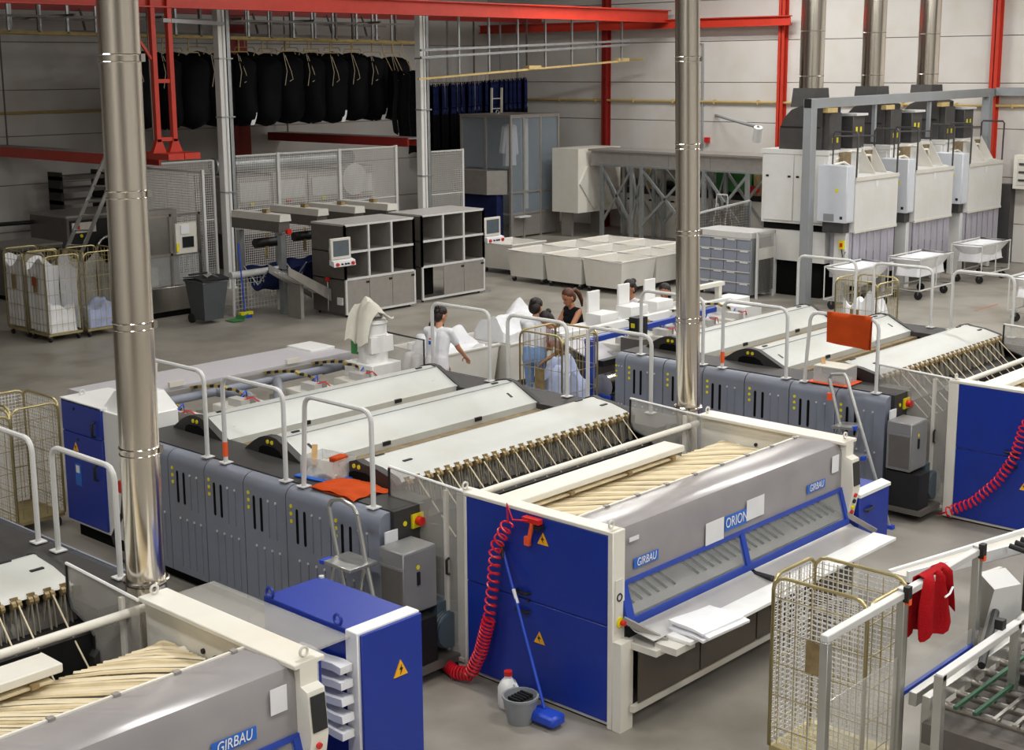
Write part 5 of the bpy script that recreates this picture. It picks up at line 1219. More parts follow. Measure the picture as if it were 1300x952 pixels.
# ------------------------------------------------------------------ tumble dryers
def make_dryer():
    t = thing('tumble_dryer', '', 'dryer', (0, 0, 0), local=True, group='big tumble dryers')
    # local: x 0..1.9 along the front, y 0 front plane
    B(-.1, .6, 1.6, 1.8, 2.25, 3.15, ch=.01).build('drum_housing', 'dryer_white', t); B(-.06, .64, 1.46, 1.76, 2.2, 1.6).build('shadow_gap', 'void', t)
    for y0, y1 in ((.68, 1.42), (1.45, 2.18)):
        d_ = B(-.125, y0, 1.66, -.1, y1, 3.08, ch=.006).build('side_door', 'dryer_white', t)
        for yy in (y0 + .06, y1 - .12): B(-.135, yy, 2.6, -.124, yy + .07, 2.64).build('latch', 'black', d_)
    B(-.12, .6, 3.1, 1.82, 2.28, 3.2).build('cornice', 'dryer_white', t)
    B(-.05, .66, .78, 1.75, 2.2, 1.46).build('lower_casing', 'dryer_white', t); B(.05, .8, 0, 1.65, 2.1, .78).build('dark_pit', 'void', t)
    B(-.12, .12, 0, .12, .4, 1.5, ch=.006).build('front_leg', 'dryer_white', t); B(1.68, .2, 0, 1.85, .4, 1.5, ch=.006).build('front_leg', 'dryer_white', t)
    for y in (1.9,): B(-.08, y, 0, .04, y + .2, .8).build('rear_leg', 'dryer_white', t)
    # front hood with plastic curtain
    MB().prism([(0, 1.5), (0, 2.62), (.2, 2.68), (.6, 2.68), (.6, 1.5)], 'x', 0, 1.85).build('front_hood', 'dryer_white', t)
    B(-.01, -.02, 2.58, 1.86, .0, 2.66).build('hood_lip', 'offwhite', t); B(0, -.015, 1.48, 1.85, .02, 1.53).build('hood_edge', 'offwhite', t); B(.85, -.008, 2.42, .95, -.002, 2.56).build('notice', 'paper', t)
    n = 12
    for k in range(n):
        MB().surf(lambda u, v, k=k: (.02 + (k + u) * 1.81 / n, .03 + .012 * math.sin(math.pi * u) + .01 * (k % 2), 1.5 - (1.05 + .05 * math.sin(k * 2.1)) * v), 3, 2, .003).build('curtain_strip', 'curtain', t)
    for k in range(4):
        MB().surf(lambda u, v, k=k: (.02 + .008 * (k % 2), .05 + (k + u) * .13, 1.5 - 1.0 * v), 2, 2, .003).build('curtain_strip', 'curtain', t)
    # control box on the left side
    cb = B(-.34, .02, 1.72, -.02, .72, 2.92, ch=.015).build('control_box', 'dryer_blue', t); B(-.32, .012, 1.76, -.04, .02, 2.88).build('door', 'dryer_blue', cb); MB().cyl((-.345, .25, 2.4), (-.338, .25, 2.4), .04, 10).build('sticker', 'yellow', cb); B(-.348, .1, 1.8, -.338, .16, 1.86).build('lock', 'black', cb); B(-.345, .3, 1.75, -.338, .55, 1.9).build('vent', 'grey_paint', cb)
    B(-.28, .1, 1.5, -.04, .6, 1.72).build('pipework', 'dark_fan', t)
    # railings on the hood
    for x in (.04, 1.81):
        h_ = MB().tube([(x, .02, 2.6), (x + .02, .02, 3.55), (x + .02, .06, 3.6), (x + .02, .56, 3.6), (x + .02, .6, 3.55), (x, .6, 2.66)], .022, 6).build('railing', 'dark_fan', t)
    MB().tube([(.06, .6, 3.5), (1.8, .6, 3.45)], .02, 6).build('rear_rail', 'dark_fan', t)
    for x in (1.0, 1.5): MB().prism([(.1, 2.68), (.5, 2.68), (.45, 3.25)], 'x', x, x + .02).build('gusset', 'offwhite', t)
    # burners, fan, pipes
    for x, y, z in ((.05, .7, 3.98), (.95, .65, 3.9)):
        b_ = B(x, y, 3.2, x + .5, y + .35, z, ch=.01).build('burner_box', 'dark_fan', t)
        for q in (.12, .3): B(x + q, y - .006, 3.35 + .2 * (x > .5), x + q + .07, y, 3.46 + .2 * (x > .5)).build('sticker', 'yellow', b_)
    B(1.0, .6, 3.9, 1.5, 1.0, 3.95).build('tray', 'rail_white', t)
    fan = [(1.9, 3.2), (1.9, 3.62), (1.8, 3.86), (1.62, 4.04), (1.35, 4.14), (1.0, 4.16), (.85, 4.1), (.85, 3.2)]
    MB().prism(fan, 'x', .0, .75).build('fan_housing', 'dark_fan', t); B(-.01, .9, 3.66, 0, 1.88, 3.69).build('fan_seam', 'black', t)
    MB().cyl((.76, 1.35, 3.65), (1.1, 1.35, 3.65), .3, 16).build('fan_motor', 'black', t)
    MB().prism([(.1, 4.1), (.8, 4.1), (.72, 4.5), (.18, 4.5)], 'y', 1.15, 1.7).build('flue_transition', 'dark_fan', t)
    for i, (a, b) in enumerate((((.2, .62, 3.0), (1.2, .5, 3.1)), ((.1, .6, 2.9), (.6, .3, 2.75)), ((1.2, .55, 3.05), (1.6, .5, 2.8)))): MB().tube([a, ((a[0] + b[0]) / 2, a[1] - .1, (a[2] + b[2]) / 2 + .12), b], .03, 6).build('hose', 'cream', t)
    for x, z in ((.3, 2.95), (1.3, 2.95)): B(x, .5, 2.85, x + .35, .62, z + .2).build('valve_block', 'belt_brown', t)
    fl_ = MB().cyl((.45, 1.42, 4.5), (.45, 1.42, 9.1), .26, 28).build('flue', 'chrome', t)
    for z in (4.75, 5.7, 7.0): MB().torus((.45, 1.42, z), .262, .008, 'z', 28, 5).build('joint_band', 'steel', fl_)
    return t
dr0 = make_dryer(); index_kids()
dr0.location = (26.65, 14.8, 0); dr0['label'] = 'white tumble dryer nearest the steel gantry post, with double side doors in view'
copy_tree(dr0, (29.33, 14.8, 0), label='white tumble dryer in the middle of the three')
copy_tree(dr0, (32.03, 14.8, 0), label='white tumble dryer next to the right hand wall')
B(26.5, 14.88, 1.12, 26.53, 15.0, 1.3).build('emergency_plate', 'yellow', None).name
bpy.data.objects.remove(bpy.data.objects['emergency_plate'])
t = thing('emergency_switch', 'yellow and red emergency switch on the leg of the first dryer', 'switch', (26.5, 14.98, 1.2))
B(26.48, 14.94, 1.15, 26.53, 15.06, 1.33).build('plate', 'yellow', t); B(26.465, 14.97, 1.2, 26.48, 15.03, 1.28).build('button', 'switch_red', t); MB().tube([(26.5, 15.0, 1.15), (26.48, 14.95, .98), (26.5, 14.9, 1.1)], .012, 5).build('cable', 'black', t)
# gantry beam in front of the dryers
t = thing('gantry', 'grey steel gantry beam on posts passing in front of the dryers', 'gantry', (25.9, 15.5, 0))
MB().bar((25.85, 15.5, 4.2), (34.7, 15.5, 4.28), .16, .2).build('beam', 'grey_paint', t)
for x in (25.9, 34.35): B(x - .11, 15.4, 0, x + .11, 15.6, 4.3, ch=.008).build('post', 'grey_paint', t)
for x in (28.6, 31.2): B(x - .04, 15.46, 3.3, x + .04, 15.54, 4.12).build('hanger', 'grey_paint', t)
for x in (26.4, 28.9, 31.6): B(x, 15.38, 4.0, x + .4, 15.5, 4.1).build('trolley_hook', 'tan_rail', t)
MB().bar((34.65, 15.4, 4.3), (34.65, 9.0, 4.3), .16, .2).build('wall_beam', 'grey_paint', t)
B(25.78, 15.42, 4.12, 25.85, 15.58, 4.3).build('end_plate', 'black', t)
# wire trolleys with white slings
def make_trolley():
    t = thing('linen_trolley', '', 'trolley', (0, 0, 0), local=True, group='wire linen trolleys')
    L, W, h = 1.5, .75, .9
    MB().tube([(0, 0, h), (L, 0, h), (L, W, h), (0, W, h)], .02, 6, closed=True).build('top_frame', 'rail_white', t)
    for x, y in ((0, 0), (L, 0), (L, W), (0, W), (L / 2, 0), (L / 2, W)): MB().cyl((x, y, .22), (x, y, h), .014, 6).build('upright', 'rail_white', t)
    MB().tube([(0, 0, .22), (L, 0, .22), (L, W, .22), (0, W, .22)], .018, 6, closed=True).build('lower_frame', 'rail_white', t)
    MB().surf(lambda u, v: (.03 + (L - .06) * u, .03 + (W - .06) * v, h - .03 - .42 * (math.sin(math.pi * min(1, max(0, u))) ** .5) * (math.sin(math.pi * v) ** .5)), 12, 10, .01).build('sling', 'white_cloth', t)
    for x in (.15, L - .15):
        for y in (.1, W - .1): 
            c = B(x - .02, y - .02, .1, x + .02, y + .02, .22).build('castor_fork', 'steel_dull', t); MB().cyl((x - .02, y, .09), (x + .02, y, .09), .09, 12).build('castor_wheel', 'rubber', c)
    return t
tr0 = make_trolley(); index_kids()
tr0.location = (25.5, 14.05, 0); tr0['label'] = 'white wire linen trolley half hidden by the white stack cage'
copy_tree(tr0, (27.75, 13.8, 0), label='white wire linen trolley in the middle below the plastic curtains')
copy_tree(tr0, (30.75, 13.8, 0), label='white wire linen trolley furthest right below the plastic curtains')
copy_tree(tr0, (26.6, 10.6, 0), rz=0, label='white wire linen trolley cut by the right picture edge')
linen(30.85, 13.88, 32.1, 14.45, .5, .9, 21, 'white_cloth', 'white linen in the furthest right trolley'); linen(27.85, 13.88, 29.1, 14.45, .5, .9, 22, 'white_cloth', 'white linen in the middle trolley')
linen(26.7, 10.68, 27.95, 11.25, .5, 1.0, 23, 'white_cloth', 'white linen in the trolley at the right picture edge')
# wall boxes at the right edge
t = thing('wall_box', 'open cream electrical box on the right wall beside the dryers', 'box', (34.5, 14.45, 2.0))
B(34.5, 14.1, 1.9, 34.83, 14.8, 2.75, ch=.01).build('housing', 'cream', t); B(34.49, 14.2, 2.0, 34.5, 14.7, 2.65).build('inside', 'offwhite', t); B(34.2, 14.08, 1.9, 34.5, 14.1, 2.75).build('open_door', 'cream', t)
for k in range(3): B(34.47, 14.25, 2.1 + k * .2, 34.49, 14.65, 2.15 + k * .2).build('terminal_row', 'dark_fan', t)
tag(B(34.55, 14.85, 0, 34.83, 15.3, 2.0).build('wall_duct', 'dark_fan'), 'dark vertical duct on the wall below the open cream box', 'duct')
tag(MB().torus((34.7, 13.7, 1.75), .2, .04, 'x', 18, 6).torus((34.72, 13.7, 1.75), .15, .03, 'x', 18, 6).build('hose_coil', 'grey_paint'), 'coiled grey hose on the right wall', 'hose')
tag(B(34.5, 13.2, 2.5, 34.8, 13.7, 3.0, ch=.02).build('wall_monitor', 'black'), 'black wall monitor at the right picture edge', 'monitor')
t = thing('lamp_arm', 'thin grey pipe with round lamp end left of the first dryer fan', 'pipe', (27.0, 18.4, 3.5))
MB().tube([(34.79, 24.0, 3.55), (27.2, 17.6, 3.62)], .04, 6).build('arm', 'grey_paint', t); MB().cyl((27.2, 17.6, 3.62), (27.3, 17.7, 3.3), .1, 12).build('lamp_head', 'rail_white', t)
# ------------------------------------------------------------------ stacker, guard rails and cloth at the lower right
t = thing('guard_rail', 'aluminium guard rail with a red cloth hung over it, lower right', 'guard rail', (8.7, 4.28, 0))
B(7.53, 4.25, 1.38, 9.8, 4.31, 1.43, ch=.005).build('top_rail', 'rail_white', t)
for x in (7.56, 8.58, 9.76):
    p = B(x - .03, 4.25, 0 if x < 8 else .02, x + .03, 4.31, 1.379 if x < 8 else 1.45, ch=.004).build('post', 'alu', t)
    if x > 8: B(x - .035, 4.22, 1.36, x + .02, 4.26, 1.47).build('latch', 'black', p); B(x - .025, 4.215, 1.34, x + .01, 4.25, 1.38).build('latch_clip', 'orange_tag', p)
B(7.6, 4.27, .15, 8.55, 4.28, .95).build('lower_sheet', 'plexi', t)
B(8.6, 4.26, .64, 9.74, 4.29, .67).build('lower_rail', 'blue_frame', t); B(8.61, 4.27, .67, 9.73, 4.275, .8).build('lower_sheet', 'plexi_clear', t)
t = thing('guard_rail', 'second aluminium guard rail in front of the stacker rollers', 'guard rail', (8.9, 3.78, 0))
B(8.14, 3.75, 1.06, 9.36, 3.81, 1.11, ch=.005).build('top_rail', 'rail_white', t)
for x in (8.16, 9.34): B(x - .03, 3.75, 0, x + .03, 3.81, 1.1).build('post', 'alu', t)
B(9.1, 3.78, 1.11, 9.16, 3.84, 1.18).build('latch', 'black', t)
t = thing('stacker', 'stacker roller bed with green belts in the lower right corner', 'stacker', (10.2, 3.6, 0))
for y in (4.18, 4.08): B(8.6, y - .03, .6, 12.5, y + .03, .7, ch=.004).build('side_profile', 'alu', t)
B(8.6, 2.6, .35, 12.5, 4.1, .5).build('bed_plate', 'steel_dark', t); B(8.6, 2.6, .6, 12.5, 2.66, .7).build('side_profile', 'alu', t)
for k in range(6): B(8.7, 3.9 - k * .14, .62, 12.4, 3.925 - k * .14, .645).build('belt', 'green_dark' if k < 2 else 'steel', t)
for k in range(16): MB().cyl((8.8 + k * .24, 2.66, .58), (8.8 + k * .24, 4.05, .58), .03, 10).build('roller', 'steel', t)
random.seed(5)
for k in range(12): x = 9.3 + (k % 6) * .42; y = 3.2 + (k // 6) * .4; B(x, y, .66, x + .2, y + .12, .74 + .05 * (k % 2), ch=.006).build('clamp_block', 'steel' if k % 3 else 'black', t)
for x in (8.7, 10.5, 12.3):
    for y in (2.7, 4.1): B(x - .04, y - .04, 0, x + .04, y + .04, .6).build('leg', 'alu', t)
MB().cyl((9.3, 4.0, .72), (10.2, 4.3, .78), .03, 8).build('cylinder', 'black', t)
t = thing('transfer_conveyor', 'white sloping transfer conveyor behind the guard rail at the right edge', 'conveyor', (11.5, 4.9, 0))
MB().add([(10.75, 5.48, .66), (10.8, 5.36, .64), (12.6, 4.72, .7), (12.6, 4.92, .72), (10.75, 5.48, .6), (10.8, 5.36, .58), (12.6, 4.72, .62), (12.6, 4.92, .64)], [(0, 1, 2, 3), (7, 6, 5, 4), (0, 4, 5, 1), (1, 5, 6, 2), (2, 6, 7, 3), (3, 7, 4, 0)]).build('bed', 'offwhite', t)
MB().bar((10.8, 5.35, .64), (12.6, 4.7, .7), .03, .1).build('side_board', 'white_paint', t); MB().bar((10.75, 5.5, .64), (12.6, 4.94, .72), .03, .08).build('side_board', 'white_paint', t)
for x, y, h_ in ((10.9, 5.42, .58), (12.3, 4.9, .64)): B(x - .03, y - .03, 0, x + .03, y + .03, h_).build('leg', 'black', t)
for k in range(6): MB().cyl((11.6 + k * .12, 4.5, .8), (11.6 + k * .12, 4.8, .84), .025, 8).build('roller', 'black', t)
t = thing('sheet_hood', 'white folded sheet metal hood behind the guard rail post', 'hood', (10.5, 4.35, 0))
MB().add([(10.12, 4.42, 1.1), (10.62, 4.42, 1.0), (10.66, 4.3, .88), (10.15, 4.3, .98), (10.05, 4.36, .5), (10.85, 4.36, .4)], [(0, 1, 2, 3), (3, 2, 5, 4)]).build('top_fold', 'white_paint', t)
MB().prism([(10.12, .55), (10.8, .42), (10.62, 1.0), (10.14, 1.06)], 'y', 4.44, 4.47).build('back_sheet', 'offwhite', t); B(10.2, 4.36, 0, 10.28, 4.44, .6).build('leg', 'alu', t); B(10.6, 4.36, 0, 10.68, 4.44, .6).build('leg', 'alu', t)
tag(B(11.15, 4.05, .72, 11.9, 4.4, 1.12, ch=.02).build('plastic_crate', 'blue_frame'), 'blue plastic crate at the right picture edge above the rollers', 'crate')
# red cloth over the rail
def drape(u, v):
    s = v * 2 - 1
    x = 8.84 + .36 * u + .03 * math.sin(6 * u + 3 * s); fold = .035 * math.sin(15 * u + 2 * s)
    L = .38 + .06 * math.sin(4.5 * u) + .06 * math.sin(12 * u + 1)
    a = abs(s)
    if a < .18: return (x, 4.28 + s / .18 * .04, 1.455 + .01 * math.cos(s * 8))
    d = (a - .18) / .82
    return (x - .06 * d * (1 if u < .5 else -.3), 4.28 + (.045 + .03 * d + fold) * (1 if s > 0 else -1), 1.45 - L * d)
tag(MB().surf(drape, 16, 26, .008).build('red_cloth', 'red_cloth', angle=80), 'red cloth garment hung over the aluminium guard rail', 'cloth')
o = bpy.data.objects['red_cloth']; tag(MB().tube([(9.04, 4.185, 1.27), (9.1, 4.18, 1.28), (9.17, 4.19, 1.31)], .008, 5).build('white_tie', 'white_cloth', o), None, None)

# ------------------------------------------------------------------ orange cloths, boxes on the decks
def ruck(u, v):
    return (7.49 + .42 * u + .03 * math.sin(3 * v), 8.78 + .6 * v + .03 * math.sin(4 * u), 1.376 + .05 * (math.sin(math.pi * min(1, max(0, u * .98 + .01))) ** .35) * (math.sin(math.pi * min(1, max(0, v * .98 + .01))) ** .35) + .012 * math.sin(13 * u + 8 * v) * math.sin(9 * v + 2 * u))
m = MB().surf(ruck, 16, 16); m.box(7.52, 8.82, 1.374, 7.9, 9.34, 1.38)
tag(m.build('orange_cloth', 'orange_cloth', angle=80), 'folded orange cloth lying on the black deck of the middle ironer', 'cloth')
def drape2(u, v):
    s = v * 2 - 1; a = abs(s); y = 8.1 - .56 * u
    if a < .1: return (14.07 + s / .1 * .03, y, 2.232)
    d = (a - .1) / .9; sg = 1 if s > 0 else -1
    return (14.07 + sg * (.034 + .02 * d + .012 * math.sin(8 * u + sg)), y + (.02 if sg > 0 else .1 * u * 0) + .03 * d * (u - .5), 2.225 - (.34 + .03 * u + (.02 if sg > 0 else 0)) * d)
tag(MB().surf(drape2, 12, 20, .01).build('orange_cloth', 'orange_cloth', angle=80), 'orange cloth hung over the handrail of the right ironer', 'cloth')
def tool_box(x, y, rz, label, tray, lid):
    t = thing('storage_box', label, 'box', (x, y, 1.378), rz=rz, local=True)
    w_, d, h = .3, .4, .19
    for a in ((-w_ / 2, -d / 2, w_ / 2, -d / 2 + .006), (-w_ / 2, d / 2 - .006, w_ / 2, d / 2), (-w_ / 2, -d / 2, -w_ / 2 + .006, d / 2), (w_ / 2 - .006, -d / 2, w_ / 2, d / 2)): B(a[0], a[1], .012, a[2], a[3], h).build('side', 'clear_plastic', t)
    B(-w_ / 2 - .04, -d / 2 - .05, 0, w_ / 2 + .04, d / 2 + .05, .014, ch=.004).build('tray', tray, t)
    MB().surf(lambda u, v: (-.13 + .26 * u, -.18 + .36 * v, .03 + .1 * math.sin(3 * u) * math.sin(3 * v) + .03 * math.sin(9 * u + 5 * v)), 8, 8, .02).build('rag', 'canvas', t)
    MB().bar((-.08, .1, .1), (.02, .17, .26), .05, .02).build('brush_handle', 'wood', t); B(-.06, -.16, .15, .1, -.06, .2, ch=.01).build('sponge', 'orange_cloth', t)
    if lid: B(-w_ / 2, -d / 2, h, w_ / 2, d / 2, h + .012).build('lid', 'canvas', t)
    return t
tool_box(7.86, 9.55, .15, 'clear plastic box of rags on the middle ironer deck beside the orange cloth', 'label_blue', False)
tool_box(14.24, 8.08, .05, 'clear plastic box on an orange tray on the right ironer deck', 'orange_tag', True)

# ------------------------------------------------------------------ step ladders
def step_ladder(x, y, label, h, steps, loops, foot='stick_blue'):
    """aluminium A-frame ladder leaning side-on along y: treads face +y... stiles splay to -y"""
    t = thing('step_ladder', label, 'ladder', (x, y, 0), local=True)
    W = .36
    for s in (0, W):
        MB().tube([(0, s * 1.0 - .0, h), (.02, s - .06, h - .35), (-.02, s - .42 * 1.0, 0)], .02, 8).build('stile', 'alu', t)
        B(-.05, s - .46, 0, .02, s - .39, .04).build('foot', foot, t)
        MB().tube([(.05, s - .02, h - .45), (.1, s + .3, 0)], .017, 6).build('back_leg', 'alu', t)
    if loops: MB().tube([(0, 0, h), (.0, .05, h + .06), (0, W * .5, h + .09), (0, W - .05, h + .06), (0, W, h)], .018, 8).build('hand_loop', 'alu', t)
    for k in range(steps):
        z = h - .42 - k * .27; f = (h - z) / h
        y0 = -.42 * f
        st = B(-.14 if k else -.2, y0 + .0, z, .03 if k else .1, y0 + W, z + .03, ch=.005).build('tread', 'alu', t)
        B(-.15 if k else -.21, y0 + W - .03, z, -.1, y0 + W + .01, z + .032).build('tread_cap', foot, st)
    return t
step_ladder(7.2, 8.4, 'small aluminium step ladder leaning at the middle ironer panels', 1.42, 4, True)
t = thing('step_ladder', 'taller aluminium step ladder standing at the right ironer panels', 'ladder', (13.7, 7.6, 0))
S0, S1 = (Vector((13.8, 7.9, 1.52)), Vector((13.62, 7.32, 0))), (Vector((13.8, 7.68, 1.55)), Vector((13.62, 6.98, 0)))
for a, b in (S0, S1): MB().tube([a + Vector((.0, .0, 0)), b], .02, 8).build('stile', 'alu', t); B(b.x - .03, b.y - .04, 0, b.x + .03, b.y + .04, .04).build('foot', 'stick_blue', t)
MB().tube([S0[0], S0[0] + Vector((0, -.03, .05)), S1[0] + Vector((0, .03, .05)), S1[0]], .018, 8).build('hand_loop', 'alu', t)
for k, f in enumerate((.32, .52, .7, .88)):
    a, b = S0[0].lerp(S0[1], f), S1[0].lerp(S1[1], f); m = MB().bar(a + Vector((-.06, 0, 0)), b + Vector((-.06, 0, 0)), .16 if k else .26, .03); s = m.build('tread', 'alu', t); B(b.x - .16, b.y - .02, b.z - .02, b.x - .1, b.y + .02, b.z + .02).build('tread_cap', 'stick_blue', s)
MB().tube([S0[0].lerp(S0[1], .3), Vector((13.72, 8.0, .0))], .016, 6).build('back_leg', 'alu', t); MB().tube([S1[0].lerp(S1[1], .3), Vector((13.8, 7.75, .0))], .016, 6).build('back_leg', 'alu', t)
B(13.76, 7.83, 1.28, 13.8, 7.9, 1.36).build('red_tag', 'orange_tag', t)

# ------------------------------------------------------------------ coiled hoses, air gun, broom, jug, basket by the folding machines
def coil_path(pts, r, turns):
    P = [Vector(p) for p in pts]; seg = [(P[i + 1] - P[i]).length for i in range(len(P) - 1)]; T = sum(seg); N = turns * 12; out = []
    for i in range(N + 1):
        d = T * i / N; k = 0
        while k < len(seg) - 1 and d > seg[k]: d -= seg[k]; k += 1
        p = P[k].lerp(P[k + 1], min(1, d / seg[k])); tg = (P[k + 1] - P[k]).normalized()
        u = tg.cross(Vector((1, 0, 0))); u = u.normalized() if u.length > .1 else Vector((0, 0, 1)); v = Vector((1, 0, 0)); a = 2 * math.pi * i / 12
        out.append(p + u * r * math.cos(a) + v * r * .8 * math.sin(a))
    return out
t = thing('coiled_hose', 'red coiled air hose hanging on the blue side of the middle folding machine', 'hose', (7.75, 7.5, 0))
MB().tube(coil_path([(7.76, 7.24, 1.47), (7.76, 7.38, 1.22), (7.76, 7.41, .92), (7.76, 7.46, .6)], .05, 13), .009, 5).build('upper_coil', 'red_hose', t)
MB().tube(coil_path([(7.76, 7.46, .6), (7.74, 7.54, .3), (7.7, 7.62, .1), (7.68, 7.78, .075), (7.75, 7.95, .07)], .055, 26), .009, 5).build('lower_coil', 'red_hose', t)
MB().tube([(7.78, 7.05, 1.52), (7.77, 7.2, 1.5), (7.77, 7.26, 1.62), (7.76, 7.24, 1.47)], .008, 5).build('hose_end', 'red_hose', t)
t = thing('air_gun', 'orange and black air gun hanging beside the red hose', 'air gun', (7.8, 7.05, 1.45))
B(7.79, 6.95, 1.5, 7.845, 7.12, 1.54).build('barrel', 'switch_red', t); MB().cyl((7.8, 7.02, 1.5), (7.8, 7.06, 1.34), .018, 8).build('grip', 'orange_tag', t); B(7.79, 6.93, 1.46, 7.845, 7.0, 1.49).build('hook', 'black', t); B(7.79, 7.05, 1.31, 7.82, 7.1, 1.38).build('trigger', 'orange_tag', t)
t = thing('coiled_hose', 'red coiled air hose curving over the blue door of the right folding machine', 'hose', (14.25, 6.2, 0))
MB().tube(coil_path([(14.28, 5.6, 1.5), (14.27, 5.83, 1.23), (14.25, 5.91, .87), (14.24, 6.07, .58), (14.22, 6.32, .3), (14.22, 6.62, .12)], .05, 30), .009, 5).build('coil', 'red_hose', t)
MB().tube([(14.22, 6.62, .12), (14.3, 6.75, .05), (14.4, 6.72, .04), (14.3, 6.62, .05)], .011, 5).build('hose_end', 'red_hose', t)
t = thing('mop', 'blue handled mop leaning against the blue side of the middle folding machine', 'mop', (7.6, 7.0, 0))
MB().cyl((7.6, 6.72, .12), (7.82, 7.36, 1.22), .013, 8).build('stick', 'stick_blue', t); MB().cyl((7.8, 7.33, 1.15), (7.83, 7.375, 1.25), .018, 8).build('grip', 'black', t); B(7.5, 6.55, .03, 7.66, 6.82, .12, ch=.02).build('mop_head', 'stick_blue', t); MB().cyl((7.745, 7.13, .83), (7.762, 7.19, .93), .015, 8).build('joint', 'paper', t)
t = thing('jug', 'white plastic jug with red cap on the floor at the folding machine', 'jug', (7.6, 7.25, 0))
MB().lathe([(.07, 0), (.085, .02), (.085, .17), (.06, .22), (.03, .25), (.03, .27)], (7.62, 7.12, 0), 14).build('body', 'white_hdpe', t); MB().cyl((7.62, 7.12, .27), (7.62, 7.12, .305), .034, 12).build('cap', 'switch_red', t); MB().tube([(7.62, 7.03, .1), (7.62, 6.99, .16), (7.62, 7.05, .22)], .014, 6).build('handle', 'white_hdpe', t)
t = thing('mop_bucket', 'grey slotted mop bucket on the floor beside the white jug', 'bucket', (7.55, 6.95, 0))
MB().lathe([(.1, 0), (.14, .2), (.145, .2), (.145, .22), (.13, .22), (.095, .03)], (7.5, 6.88, 0), 16).build('body', 'grey_paint', t)
for k in range(5): B(7.42 + k * .035, 6.82, .19, 7.44 + k * .035, 6.94, .215).build('wringer_slot', 'black', t)
